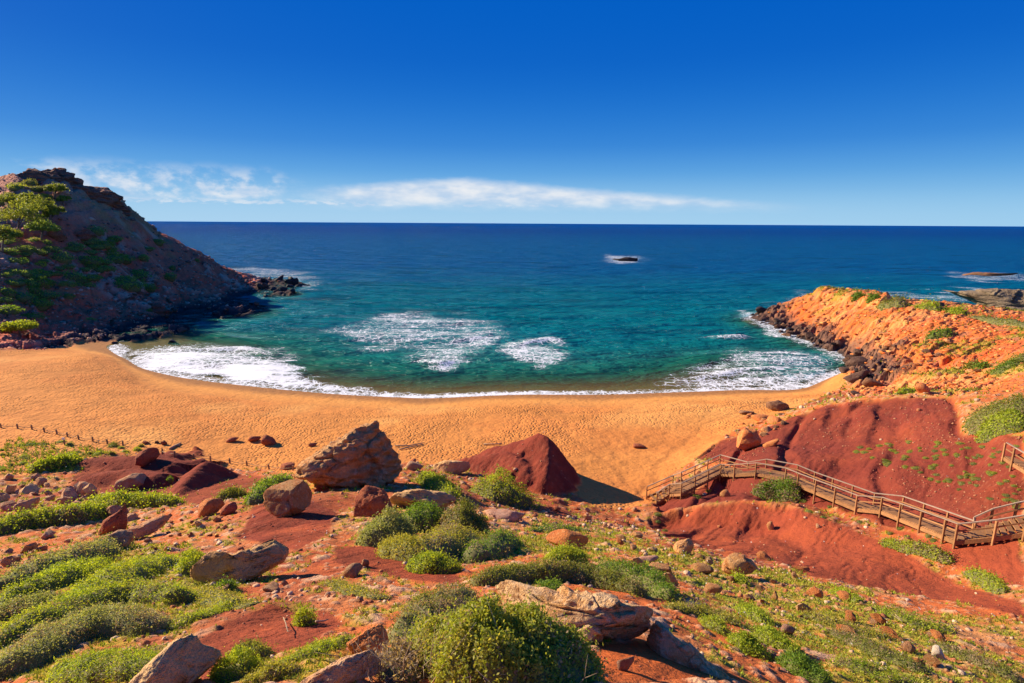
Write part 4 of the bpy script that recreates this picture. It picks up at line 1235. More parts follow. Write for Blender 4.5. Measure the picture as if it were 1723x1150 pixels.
S(397, 596, 12, 6, 'dark', 'brown rock breaking the surf amid white foam', k=6)


HUE = {'pink': 'pinkish', 'mauve': 'greyish', 'pale': 'pale', 'ledge': 'pale', 'red': 'red', 'orange': 'orange', 'ochre': 'tan', 'dark': 'dark brown', 'brown': 'brown', 'black': 'black', 'crag': 'grey'}


def scatter(n, poly, wr, hr, mats, label, group, sub=2, cat='stone', name='stone'):
    P = np.array(poly, float)
    lo, hi = P.min(0), P.max(0)
    c = 0
    for _ in range(n * 12):
        if c >= n:
            break
        x, y = random.uniform(lo[0], hi[0]), random.uniform(lo[1], hi[1])
        if not pip(np.array([x]), np.array([y]), poly)[0]:
            continue
        w = wr[0] + (wr[1] - wr[0]) * random.random() ** 2
        mt_ = random.choice(mats)
        f_ = (w - wr[0]) / (wr[1] - wr[0])
        word = ('small', 'middling', 'large')[0 if f_ < .12 else 1 if f_ < .5 else 2]
        stone(x, y, w, w * random.uniform(*hr), mt_, word + ' ' + HUE[mt_] + ' ' + label, cat, group, name, sub=sub, tilt=.5)
        c += 1


scatter(16, [(1240, 700), (1290, 690), (1330, 700), (1320, 725), (1290, 745), (1240, 740)], (12, 30), (.3, .55), ['orange', 'ochre', 'orange', 'brown'],
        'slab of the rock pile between the sand and the red clay hill', 'rock pile by the clay hill', cat='rock', name='flat_rock')
scatter(44, [(0, 820), (60, 815), (140, 830), (200, 835), (300, 850), (270, 870), (210, 880), (140, 850), (60, 880), (0, 890)], (13, 40), (.5, .75), ['pink', 'pink', 'mauve', 'pale'],
        'stone of the rubble field between the dune plants and the dark hedge', 'stones of the rubble field')
scatter(12, [(0, 915), (80, 905), (140, 905), (130, 930), (60, 955), (0, 965)], (14, 36), (.5, .7), ['pink', 'pale'],
        'stone in the hollow behind the streaked shrub carpet', 'stones of the hollow')
scatter(26, [(290, 860), (400, 880), (330, 930), (250, 930), (240, 905)], (8, 18), (.5, .7), ['red', 'orange', 'pink'],
        'stone on the slope behind the log-shaped rock', 'stones behind the log-shaped rock')
scatter(80, [(1010, 905), (1130, 935), (1290, 945), (1400, 1000), (1560, 1060), (1700, 1130), (1560, 1150), (1350, 1050), (1180, 1010), (1060, 960)], (10, 34), (.45, .75), ['ochre', 'orange', 'pale', 'pink'],
        'stone on the rubble slope below the smooth red ridge', 'stones of the rubble slope')
scatter(20, [(900, 850), (990, 860), (1060, 890), (1000, 890), (920, 890)], (8, 16), (.5, .7), ['pink', 'mauve', 'red'],
        'stone in the shaded gully below the pointed red mound', 'stones of the shaded gully')
scatter(70, [(1290, 535), (1330, 555), (1400, 585), (1440, 600), (1480, 650), (1440, 640), (1420, 605), (1370, 582), (1320, 566)], (9, 24), (.4, .65), ['dark', 'dark', 'brown', 'black'],
        'shore rock along the waterline of the headland', 'shore rocks of the headland', cat='rock', name='rock')
scatter(40, [(1480, 560), (1560, 570), (1650, 590), (1700, 620), (1600, 650), (1500, 650), (1450, 590)], (10, 24), (.3, .5), ['orange', 'ochre', 'ochre', 'brown'],
        'flat slab on the broken face of the headland', 'slabs of the headland', cat='rock', name='flat_rock')
scatter(60, [(390, 458), (470, 462), (505, 480), (500, 496), (440, 520), (390, 536), (300, 560), (330, 545), (420, 500), (450, 478)], (8, 20), (.5, .8), ['black', 'dark', 'black'],
        'boulder along the waterline of the hill and its spit', 'shore boulders of the hill', cat='boulder', name='boulder')
scatter(34, [(160, 480), (250, 470), (330, 520), (300, 545), (200, 555), (120, 540)], (7, 14), (.5, .7), ['crag'],
        'scree block on the lower flank of the dark hill', 'scree blocks of the hill', cat='rock', name='rock')


# loose rubble too small to pick out
def rubble(name, mask, n, size_px, mats, label_seed, flat=.6):
    w = (mask * (GY > 2)).ravel()
    w = w / w.sum()
    r = np.random.default_rng(label_seed)
    idx = r.choice(w.size, n, p=w)
    rr, cc = np.divmod(idx, NU)
    x = GX[rr, cc] + r.uniform(-.5, .5, n) * (GY[rr, cc] + UOFF) * (2 * UMAX / NU)
    y = GY[rr, cc] + r.uniform(-.5, .5, n) * (GY[rr, cc] + 3) * (VL[1] - VL[0])
    z = ground(x, y)
    s = (y * 1.03 + 4) / FPX * (size_px[0] + (size_px[1] - size_px[0]) * r.random(n) ** 3) * .5
    D, F = ico(1)
    D, F = D[:12], None
    bm = bmesh.new(); bmesh.ops.create_icosphere(bm, subdivisions=1, radius=1.0)
    D = np.array([v.co[:] for v in bm.verts]); F = np.array([[v.index for v in f.verts] for f in bm.faces]); bm.free()
    nv = len(D)
    sc = np.stack([r.uniform(.7, 1.3, n), r.uniform(.7, 1.2, n), r.uniform(.4, .9, n) * flat / .6], 1) * s[:, None]
    V = D[None] * r.uniform(.7, 1.15, (n, nv, 1)) * sc[:, None]
    a = r.uniform(0, 2 * PI, n); ca, sa = np.cos(a)[:, None], np.sin(a)[:, None]
    V = np.stack([V[..., 0] * ca - V[..., 1] * sa, V[..., 0] * sa + V[..., 1] * ca, V[..., 2]], -1)
    V += np.stack([x, y, z + sc[:, 2] * .3], 1)[:, None]
    Fa = (F[None] + (np.arange(n) * nv)[:, None, None]).reshape(-1, 3)
    pal = np.array(mats)[r.integers(0, len(mats), n)] * r.uniform(.75, 1.2, (n, 1))
    me = mesh_np(name, V.reshape(-1, 3), Fa, MAT_SLOPE, np.repeat(pal, nv, 0))
    return obj(name, me, kind='stuff')


screen_w = 1.0
slope_m = SLOPE * (1 - CLAY * .93) * sstep(GY, 3, 6)
o = rubble('rubble', slope_m * (.35 + sstep(na + .3 * nb, .0, .5)), 7000, (2.0, 11), [(.50, .26, .14), (.56, .34, .21), (.40, .14, .07), (.62, .42, .28), (.45, .17, .07)], 5)
o['label'] = 'loose reddish pebbles and small stones strewn over the near slope'; o['category'] = 'rubble'
o = rubble('rubble', CLAY * SLOPE * (.06 + nearclay * np.clip(R1, 0, 1)), 900, (2, 5), [(.42, .17, .09), (.36, .09, .05), (.46, .22, .12)], 7)
o['label'] = 'small pale stones sprinkled over the smooth red clay'; o['category'] = 'rubble'
o = rubble('rubble', HEAD * sstep(GZ, .5, 2), 4200, (2.5, 11), [(.64, .21, .055), (.70, .33, .11), (.46, .16, .07), (.66, .14, .035)], 6, .35)
o['label'] = 'broken orange slabs and stones covering the headland'; o['category'] = 'rubble'
o = rubble('rubble', HILL * sstep(GZ, .2, 1) * (1 - sstep(GZ, 10, 22) * .55), 7000, (2, 8), [(.46, .24, .17), (.56, .33, .24), (.34, .15, .10), (.20, .11, .09)], 8)
o['label'] = 'scree and dark stones on the lower slope of the hill'; o['category'] = 'rubble'

# ------------------------------------------------------------------ shrubs
PAL = {   # leaf colours
    'bright': [(.36, .44, .03), (.44, .50, .04), (.25, .34, .025)],
    'lime': [(.44, .47, .04), (.36, .42, .035), (.26, .35, .03)],
    'green': [(.17, .28, .03), (.22, .32, .035), (.11, .20, .025)],
    'olive': [(.24, .26, .045), (.30, .30, .05), (.16, .19, .035)],
    'grey': [(.33, .36, .10), (.26, .30, .075), (.40, .40, .15)],
    'gold': [(.40, .38, .05), (.32, .33, .04), (.46, .40, .08)],
    'dry': [(.38, .27, .16), (.30, .21, .13), (.45, .34, .21)],
    'hill': [(.24, .34, .06), (.29, .37, .08), (.18, .27, .05)],
    'pine': [(.25, .29, .045), (.32, .35, .05), (.17, .22, .035)],
    'near': [(.34, .37, .05), (.27, .32, .04), (.42, .39, .07)],
}


def leaves(P, N, size, cols, r, narrow=.5, spread=.75, name='foliage', mat=None):
    """one small diamond leaf at each point, facing roughly outwards"""
    n = len(P)
    nn = N + r.normal(size=(n, 3)) * spread
    nn /= np.linalg.norm(nn, axis=1, keepdims=True)
    t = r.normal(size=(n, 3)); t[:, 2] += .5
    t -= nn * (t * nn).sum(1, keepdims=True)
    t /= np.linalg.norm(t, axis=1, keepdims=True) + 1e-9
    b = np.cross(nn, t)
    L = (size * r.uniform(.65, 1.3, n))[:, None] if np.ndim(size) == 0 else (size * r.uniform(.65, 1.3, n))[:, None]
    V = np.stack([P - t * L * .5, P + b * L * narrow * .5, P + t * L * .5, P - b * L * narrow * .5], 1).reshape(-1, 3)
    F = np.arange(4 * n).reshape(-1, 4)
    return mesh_np(name, V, F, mat or MAT_LEAF, np.repeat(cols, 4, 0))


def shrub(label, pts, wpx, hpx, pal='green', leaf=None, n=None, dry=0.0, lump=.25, lumpf=1.0, cat='shrub', group=None, name='shrub', depthf=1.0, seed=None, flat=.5, streak=False, drypal='dry', cap=9000, core=.80):
    """a shrub or low carpet grown along a line of ground points given in photograph pixels"""
    global rng
    r = np.random.default_rng(seed if seed is not None else int(pts[0][0] * 7 + pts[0][1] * 13))
    G = [hit(*p) for p in pts]
    base = np.mean(G, 0); base[2] = float(ground(base[0], base[1]))
    s = mpp(base)
    rx, fy = view_axes(base)
    dn = math.atan2(CAM_Z - base[2], np.hypot(base[0], base[1]))
    a = wpx * s / 2                                  # half width, metres
    h = max(hpx * s / math.cos(dn) * .82, .08)
    G2 = [(q + fy * a * .4 * depthf)[:2] for q in G]
    if len(G2) == 1:
        G2 = [G2[0] - rx[:2] * .02, G2[0] + rx[:2] * .02]
    lo = np.min(G2, 0) - a * 1.3; hi = np.max(G2, 0) + a * 1.3
    fr = lumpf / max(a, .1)

    def dome(x, y):
        d, par, side = polydist(x, y, G2)
        e = np.clip(par / (len(G2) - 1), 0, 1)
        taper = 1.0 if len(pts) == 1 else (.62 + .38 * np.sin(PI * np.clip(e * .9 + .05, 0, 1)))
        w = a * taper * (1 + lump * fbm(x * fr, y * fr, 3, 40) + .12 * fbm(x * fr * 4, y * fr * 4, 2, 42))
        k = np.clip(1 - (d / w) ** 2, 0, 1)
        hh = h * taper * k ** flat * (1 + lump * 1.5 * fbm(x * fr * 1.5 + 5, y * fr * 1.5, 3, 44) + .16 * fbm(x * fr * 5, y * fr * 5, 2, 45))
        return hh, d / w

    area = (hi[0] - lo[0]) * (hi[1] - lo[1])
    if leaf is None:
        leaf = max(3.4 * s, .022)
    m = 20000
    X = r.uniform(lo[0], hi[0], m); Y_ = r.uniform(lo[1], hi[1], m)
    _, q = dome(X, Y_)
    frac = (q < 1).mean()
    foot = area * frac
    if n is None:
        n = int(min(cap, max(160, 5.5 * (foot + 2 * h * math.sqrt(max(foot, .01))) / (leaf * leaf * .5))))
    # leaves grow on the outer surface: sample a fine skin of the shrub by area
    mx, my = 72, 72
    gx_, gy_ = np.meshgrid(np.linspace(lo[0], hi[0], mx), np.linspace(lo[1], hi[1], my))
    sh_, sq_ = dome(gx_, gy_)
    SV = np.stack([gx_, gy_, ground(gx_, gy_) + np.where(sq_ < 1, sh_, 0)], -1).reshape(-1, 3)
    SF = grid_faces(my, mx)
    SF = SF[(sq_.ravel()[SF] < 1).any(1)]
    T3 = np.vstack([SF[:, [0, 1, 2]], SF[:, [0, 2, 3]]])
    A_, B_, C_ = SV[T3[:, 0]], SV[T3[:, 1]], SV[T3[:, 2]]
    cr = np.cross(B_ - A_, C_ - A_)
    ar = np.linalg.norm(cr, axis=1)
    ti = r.choice(len(T3), n, p=ar / ar.sum())
    u1, u2 = r.random(n), r.random(n)
    fl_ = u1 + u2 > 1
    u1, u2 = np.where(fl_, 1 - u1, u1)[:, None], np.where(fl_, 1 - u2, u2)[:, None]
    P = A_[ti] + (B_[ti] - A_[ti]) * u1 + (C_[ti] - A_[ti]) * u2
    N = cr[ti] / (ar[ti][:, None] + 1e-9)
    P = P + N * (leaf * r.normal(size=(n, 1)) * .9) - N * (h * .10 * r.random((n, 1)) ** 2)
    stray = r.random((n, 1)) < .05
    P = P + np.where(stray, (N + np.array([0, 0, .6])) * leaf * r.uniform(.8, 2.6, (n, 1)), 0)
    X, Y_ = P[:, 0], P[:, 1]
    P = P - base
    p3 = np.array(PAL[pal])
    wgt = np.clip(.5 + .9 * fbm(X * fr * 2.5, Y_ * fr * 2.5, 3, 46) + r.normal(size=len(X)) * .25, 0, .999)
    cols = p3[(wgt * 3).astype(int)] * r.uniform(.75, 1.25, (len(X), 1))
    if streak:
        st = fbm(X * fr * 1.0 + Y_ * fr * .5, (Y_ - X * .5) * fr * 5, 3, 48)
        cols = cols * (1 + .35 * st[:, None])
    if dry:
        dm = fbm(X * fr * 1.2 + 9, Y_ * fr * 1.2, 3, 50) + .35 * r.normal(size=len(X))
        dd = dm > np.quantile(dm, 1 - dry)
        cols[dd] = np.array(PAL[drypal])[r.integers(0, 3, dd.sum())] * r.uniform(.7, 1.2, (dd.sum(), 1))
    root = empty(name, base, label=label, category=cat)
    if group:
        root['group'] = group
    me = leaves(P, N, leaf, cols, r)
    obj('foliage', me, root)
    # inner mass of twigs
    nx = int(np.clip((hi[0] - lo[0]) / max(a * .14, .04), 8, 60)); ny = int(np.clip((hi[1] - lo[1]) / max(a * .14, .04), 8, 60))
    cx, cyy = np.meshgrid(np.linspace(lo[0], hi[0], nx), np.linspace(lo[1], hi[1], ny))
    ch, cq = dome(cx, cyy)
    cz_ = ground(cx, cyy) + np.where(cq < 1, ch * core * (1 + .1 * fbm(cx * fr * 6, cyy * fr * 6, 2, 52)), 0) - np.where(cq < .96, 0, .12)
    V = np.stack([cx, cyy, cz_], -1).reshape(-1, 3) - base
    F = grid_faces(ny, nx)
    F = F[(cq.ravel()[F] < 1).any(1)]
    V, F = compact(V, F)
    obj('twigs', mesh_np('twigs', V, F, MAT_TWIG, smooth=True), root)
    return root


def tube(pts, rad, sides=7):
    pts = np.array(pts, float); n = len(pts)
    V = []
    for i in range(n):
        t = pts[min(i + 1, n - 1)] - pts[max(i - 1, 0)]
        t /= np.linalg.norm(t) + 1e-9
        a = np.cross(t, [0.3, .9, .2]); a /= np.linalg.norm(a) + 1e-9
        b = np.cross(t, a)
        for k in range(sides):
            th = 2 * PI * k / sides
            V.append(pts[i] + rad[i] * (a * math.cos(th) + b * math.sin(th)))
    F = []
    for i in range(n - 1):
        for k in range(sides):
            F.append((i * sides + k, i * sides + (k + 1) % sides, (i + 1) * sides + (k + 1) % sides, (i + 1) * sides + k))
    V = np.array(V)
    c0, c1 = len(V), len(V) + 1
    V = np.vstack([V, pts[:1], pts[-1:]])
    for k in range(sides):
        F.append((c0, (k + 1) % sides, k, k)); F.append((c1, (n - 1) * sides + k, (n - 1) * sides + (k + 1) % sides, (n - 1) * sides + (k + 1) % sides))
    return V, F


def tube_mesh(name, parts, mat, smooth=True):
    Vs, Fs, o_ = [], [], 0
    for V, F in parts:
        Vs.append(V)
        Fs += [tuple(dict.fromkeys(i + o_ for i in f)) for f in F]
        o_ += len(V)
    me = bpy.data.meshes.new(name)
    me.from_pydata(np.vstack(Vs).tolist(), [], Fs)
    if smooth:
        me.polygons.foreach_set('use_smooth', np.ones(len(me.polygons), bool))
    me.materials.append(mat)
    return me


B = shrub
# near
BIG = []
BIG += [B('big leafy evergreen bush filling the bottom middle of the view', [(735, 1120), (840, 1150), (945, 1150)], 190, 104, 'near', leaf=.036, n=36000, cap=40000, dry=.10, lump=.26, lumpf=1.8, seed=3, flat=.42)]
BIG += [B('grey-topped bush lobe growing behind the big leafy bush', [(690, 1085), (735, 1045), (780, 1020)], 90, 52, 'olive', leaf=.034, n=9000, cap=20000, dry=.38, lump=.3, seed=4)]
BIG += [B('dry twiggy brown thicket at the left foot of the big leafy bush', [(660, 1125), (680, 1150)], 75, 40, 'dry', leaf=.04, n=2600, lump=.5, seed=5)]
B('small round green cushion growing on the pale rock ledge', [(925, 1006)], 50, 26, 'green', n=2600, lump=.1, seed=6)

def dead_twigs(root, n, spread, rise, seed):
    r = np.random.default_rng(seed)
    parts = []
    for _ in range(n):
        a = r.uniform(0, 2 * PI); d = spread * math.sqrt(r.random())
        x, y = root.location[0] + d * 1.5 * math.cos(a), root.location[1] + d * math.sin(a)
        b = np.array([x, y, float(ground(x, y))]) - np.array(root.location)
        t = np.array([r.normal() * .5, r.normal() * .5, r.uniform(.5, 1)]); t /= np.linalg.norm(t)
        L = rise * r.uniform(.6, 1.25)
        p1 = b + t * L * .5 + r.normal(size=3) * L * .08
        p2 = b + t * L + r.normal(size=3) * L * .15
        parts.append(tube([b, p1, p2], [.006, .004, .0015], 4))
        q = p1 + (t + r.normal(size=3) * .7) * L * .3
        parts.append(tube([p1, (p1 + q) / 2 + r.normal(size=3) * .01, q], [.003, .002, .001], 4))
    obj('dead_twigs', tube_mesh('dead_twigs', parts, MAT_DRIFT), root)


dead_twigs(BIG[0], 45, .62, .62, 1)
dead_twigs(BIG[1], 90, .42, .42, 2)
dead_twigs(BIG[2], 110, .34, .36, 3)
# cluster in the middle
B('rounded grey-green bush at the foot of the reddish brown rock', [(640, 918), (670, 912)], 100, 66, 'grey', n=9000, cap=12000, lump=.18, seed=7)
B('dark green bush between the grey-green bush and the pale slab', [(690, 895), (735, 890)], 90, 52, 'green', n=6000, lump=.2, seed=8)
B('olive dome-shaped bush with a bare grey flank', [(765, 900), (800, 905)], 86, 66, 'olive', n=6500, dry=.22, lump=.12, seed=9)
B('olive bush low in front of the rounded grey-green bush', [(660, 935), (700, 945)], 70, 40, 'gold', n=5000, lump=.2, seed=10)
B('yellow-olive carpet bush with dry patches in the bush cluster', [(710, 945), (760, 925), (810, 925)], 90, 44, 'gold', n=7500, dry=.22, lump=.22, seed=11)
B('vivid green low bush at the front of the bush cluster', [(705, 962), (755, 965)], 62, 32, 'bright', n=5500, lump=.2, seed=12)
B('dark low bush at the shaded end of the bush cluster', [(800, 945), (830, 935), (860, 915)], 64, 32, 'green', n=4000, dry=.2, lump=.25, seed=13)
B('open yellow-green bush in front of the pointed red mound', [(825, 838), (870, 855)], 86, 50, 'lime', n=4200, dry=.1, lump=.35, lumpf=1.6, seed=14, core=.6)
B('wedge of bright green shrub sloping down from the huge boulder', [(718, 808), (745, 830), (762, 842)], 46, 26, 'bright', n=5000, lump=.18, seed=15, streak=True)
B('small olive bush below the bright green wedge', [(718, 815)], 26, 18, 'olive', n=1200, seed=16)
B('bright green grassy cushion behind the carpet of shrubs', [(935, 950), (970, 948)], 60, 30, 'lime', n=7000, lump=.12, seed=17)
B('long wavy carpet of olive shrubs behind the pale rock ledge', [(810, 985), (890, 978), (990, 985), (1070, 1000)], 62, 34, 'olive', n=15000, cap=20000, dry=.18, lump=.25, seed=18, streak=True)
B('green shrub carpet falling away into shade beside the long wavy one', [(1010, 968), (1080, 985), (1125, 1010)], 62, 34, 'green', n=9000, dry=.1, lump=.25, seed=19)
# left carpets
B('long dark hedge-like shrub with a sunlit green crest', [(-20, 905), (60, 890), (120, 880), (172, 868)], 58, 36, 'bright', n=9000, lump=.14, seed=20, streak=True, dry=.1)
B('flat dark-sided shrub with a green top, below the tan boulder', [(165, 850), (220, 852), (290, 852)], 42, 24, 'bright', n=6000, lump=.15, seed=21, streak=True)
B('oval smooth green cushion at the dune edge', [(62, 795), (105, 788), (125, 780)], 30, 22, 'bright', n=3500, lump=.1, seed=22, streak=True)
B('small olive bush hugging the sand by the dark red mound', [(375, 842), (405, 836)], 26, 20, 'olive', n=2200, lump=.12, seed=23)
B('dark green bush stretching uphill behind the blocky boulder', [(428, 848), (455, 832), (485, 815)], 34, 28, 'green', n=4200, lump=.12, seed=24, streak=True)
B('uppermost grey streak of the wind-shaped shrub carpet', [(-10, 1000), (90, 965), (150, 945), (205, 920)], 62, 35, 'grey', n=9000, lump=.2, dry=.25, seed=25, streak=True)
B('second streak of the shrub carpet, bright green', [(30, 1012), (100, 990), (170, 962)], 72, 36, 'bright', n=9500, cap=12000, lump=.2, seed=26, streak=True)
B('lime green streak of the shrub carpet running to the log-shaped rock', [(130, 1025), (200, 985), (285, 952)], 75, 31, 'lime', n=10000, cap=12000, lump=.28, seed=27)
B('long yellow-green crest across the middle of the shrub carpet', [(-10, 1090), (60, 1060), (140, 1030), (230, 1008), (305, 1012)], 83, 36, 'lime', n=14000, cap=16000, lump=.2, dry=.12, seed=28, streak=True)
B('broad grey-green mound of the shrub carpet with a brown crown', [(20, 1135), (110, 1090), (190, 1062), (250, 1065)], 124, 52, 'grey', n=17000, cap=20000, lump=.2, dry=.32, seed=29, streak=True)
B('pale grey tongue of shrub at the frame edge', [(-20, 1055), (40, 1035), (90, 1020)], 62, 28, 'grey', n=6500, lump=.2, dry=.15, seed=30, streak=True)
B('vivid green dome of shrub at the bottom corner', [(110, 1150), (180, 1140), (270, 1135)], 89, 42, 'bright', n=12000, cap=14000, lump=.15, dry=.08, seed=31, streak=True)
B('brown dry heath patch behind the vivid green dome', [(210, 1118), (280, 1105)], 40, 14, 'dry', n=3500, lump=.3, seed=32)
B('fluffy lime bush at the near end of the log-shaped rock', [(318, 968), (335, 955)], 44, 34, 'lime', n=4000, lump=.3, lumpf=1.6, seed=33, core=.6)
B('tiny bush tucked under the log-shaped rock', [(380, 992)], 30, 14, 'green', n=1200, seed=34)
B('fluffy bright green bush beside the pointed grey rock', [(400, 1140)], 66, 46, 'lime', n=5500, lump=.3, lumpf=1.7, seed=35, core=.6)
B('darker shrub just behind the fluffy bright green bush', [(425, 1108)], 60, 26, 'olive', n=3000, lump=.3, seed=36)
B('single tuft of lime green plant on the near red hump', [(513, 1052)], 30, 26, 'lime', n=1600, lump=.35, lumpf=2, seed=37, core=.5)
# right
B('brown and green twiggy bush below the wooden platform', [(1280, 834), (1305, 836), (1335, 842)], 36, 22, 'green', n=3200, dry=.35, lump=.4, seed=38, core=.6)
B('low olive carpet along the crest below the staircase corner', [(1490, 918), (1545, 930), (1590, 948)], 28, 14, 'lime', n=4200, dry=.3, lump=.2, seed=39, streak=True)
B('short green carpet farther down the same crest', [(1632, 968), (1660, 982), (1682, 1000)], 26, 16, 'bright', n=2400, dry=.1, lump=.2, seed=40)
B('narrow green cushion beside the square-cut block', [(1236, 978), (1252, 986)], 20, 15, 'bright', n=1200, lump=.15, seed=41)
B('green cushion with a long shadow below the red ridge', [(1405, 1000), (1440, 1015)], 24, 15, 'bright', n=2000, lump=.2, seed=42)
B('uppermost bush of the green streak on the rubble slope', [(1250, 1030), (1285, 1050)], 34, 20, 'bright', n=2600, lump=.3, seed=43)
B('middle bush of the green streak on the rubble slope', [(1285, 1075), (1330, 1100)], 48, 26, 'bright', n=4500, lump=.3, seed=44)
B('lowest bush of the green streak, cut by the bottom edge', [(1330, 1125), (1375, 1150)], 56, 30, 'green', n=5500, lump=.3, seed=45)
B('green bush on the slope behind the sloping orange ledge', [(1190, 1052), (1215, 1066)], 38, 20, 'lime', n=2400, lump=.3, seed=46)
B('leafy bush below the sloping orange ledge', [(1240, 1085), (1280, 1108)], 48, 24, 'bright', n=4200, lump=.3, seed=47)
B('dry olive mat spreading over the lower rubble slope', [(1410, 1075), (1480, 1105), (1540, 1130)], 50, 14, 'olive', n=5000, dry=.35, lump=.3, seed=48)
B('brown and green mat near the white lumpy rock', [(1590, 1095), (1650, 1120), (1700, 1145)], 44, 14, 'olive', n=4200, dry=.4, lump=.3, seed=49)
B('large dark bush on top of the red clay hill', [(1660, 712), (1723, 715)], 86, 44, 'olive', n=6000, dry=.25, lump=.18, seed=50)
B('green heart of the large bush on the red clay hill', [(1672, 722), (1700, 728)], 56, 32, 'bright', n=3500, lump=.15, seed=51)
B('yellow-green mat spreading below the long wavy carpet', [(1130, 1025), (1180, 1035), (1230, 1050)], 46, 12, 'gold', n=4500, dry=.2, lump=.4, seed=52)
B('mossy yellow mat beside the striped grey rock', [(1360, 1040), (1420, 1060), (1480, 1075)], 44, 11, 'gold', n=4500, dry=.25, lump=.4, seed=53)
B('lime mat below the green cushion with the long shadow', [(1470, 1030), (1530, 1050), (1590, 1065)], 40, 9, 'lime', n=4000, dry=.2, lump=.4, seed=54)
B('broad lime mat at the bottom edge below the striped grey rock', [(1420, 1120), (1480, 1145), (1540, 1160)], 60, 14, 'lime', n=5500, dry=.25, lump=.4, seed=55)
B('yellow mat on the turf between the log-shaped rock and the carpet', [(330, 1000), (370, 1015), (420, 1020)], 50, 9, 'gold', n=4500, dry=.1, lump=.4, seed=56)
B('lime mat on the turf behind the pointed grey rock', [(300, 1055), (340, 1040), (380, 1025)], 46, 9, 'lime', n=5000, dry=.1, lump=.4, seed=57)
B('bright mat among red earth left of the big leafy bush', [(480, 1120), (540, 1095), (590, 1085)], 50, 10, 'lime', n=6000, dry=.1, lump=.4, seed=58)
B('yellow mat along the bottom edge between two grey rocks', [(430, 1150), (490, 1135)], 56, 11, 'gold', n=5000, dry=.1, lump=.4, seed=59)
B('thin mat of herbs beside the craggy pinkish rock', [(560, 985), (600, 1000), (640, 1010)], 40, 7, 'gold', n=3500, dry=.2, lump=.4, seed=60)
B('thin green mat in the shaded gully', [(900, 895), (950, 890), (985, 895)], 26, 5, 'green', n=2200, dry=.2, lump=.4, seed=61)
# headland
for lab, pts, w, h, pal in [
    ('largest brown-green cushion on the headland crest', [(1490, 518), (1515, 519)], 34, 16, 'olive'),
    ('flat green shrub left of the notice board on the headland', [(1550, 520), (1578, 523)], 22, 10, 'bright'),
    ('low green shrub right of the notice board on the headland', [(1600, 526), (1620, 529)], 16, 6, 'bright'),
    ('long olive shrub belt farther along the headland crest', [(1640, 536), (1690, 545), (1730, 552)], 24, 9, 'olive'),
    ('single dark green shrub on the broken face of the headland', [(1580, 568)], 32, 13, 'green'),
    ('small round shrub on the headland face above the clay hill', [(1652, 621)], 18, 10, 'green'),
    ('brownish small shrub touching the small round one', [(1636, 619)], 16, 8, 'olive'),
    ('green shrub at the frame edge of the headland face', [(1690, 625)], 34, 13, 'green'),
    ('olive shrub at the frame edge higher on the headland face', [(1712, 612)], 40, 14, 'olive'),
    ('low green strip at the foot of the headland', [(1510, 664), (1540, 660)], 14, 6, 'bright'),
    ('tiny green shrub at the cliff end of the headland', [(1443, 501)], 14, 5, 'green'),
    ('tiny green shrub next along the headland cliff', [(1470, 504)], 16, 5, 'green'),
]:
    B(lab, pts, w, h, pal, n=900, lump=.2, dry=.15 if pal == 'olive' else 0)

# shrubs on the dark hill and plants of the dune: few shapes, many copies
def proto_shrub(k, pal, n=700, leafsz=.13, squash=.55):
    r = np.random.default_rng(900 + k)
    D = r.normal(size=(n * 2, 3)); D[:, 2] = np.abs(D[:, 2])
    D /= np.linalg.norm(D, axis=1, keepdims=True)
    D = D[:n]
    rad = 1 + .45 * noise3(D, 1.7, k, 3)
    u = r.random(len(D)) ** .35
    P = D * (rad * u)[:, None] * np.array([1, 1, squash])
    p3 = np.array(PAL[pal])
    cols = p3[r.integers(0, 3, len(P))] * r.uniform(.75, 1.25, (len(P), 1))
    me = leaves(P, D, leafsz, cols, r)
    V, F = ico(2)
    Pc = V * (1 + .4 * noise3(V, 1.7, k, 3))[:, None] * np.array([.74, .74, squash * .72])
    return me, mesh_np('twigs', Pc, F, MAT_TWIG, smooth=True)


PROTO = {p: [proto_shrub(k + 10 * i, p) for k in range(3)] for i, p in enumerate(('hill', 'green', 'olive', 'lime'))}


SHADE = {'hill': 'dark green', 'green': 'mid green', 'olive': 'olive', 'lime': 'yellow-green'}


def put_shrub(px, py, w, h, pal, label, group=None, name='shrub', cat='shrub'):
    p = hit(px, py)
    s = mpp(p)
    fo, tw = random.choice(PROTO[pal])
    rx, fy = view_axes(p)
    a = w * s / 2
    c = p + fy * a * .3
    if group:
        label = ('wide ' if w > 26 else 'tiny ' if w < 11 else '') + SHADE[pal] + ' ' + label
    root = empty(name, (c[0], c[1], float(ground(c[0], c[1])) - .1 * a), label=label, category=cat)
    if group:
        root['group'] = group
    root.scale = (a, a * .8, max(h * s / .5 * .75, a * .4))
    root.rotation_euler = (0, 0, math.atan2(rx[1], rx[0]) + random.choice((0, PI)) + random.uniform(-.3, .3))
    obj('foliage', fo, root)
    obj('twigs', tw, root)
    return root


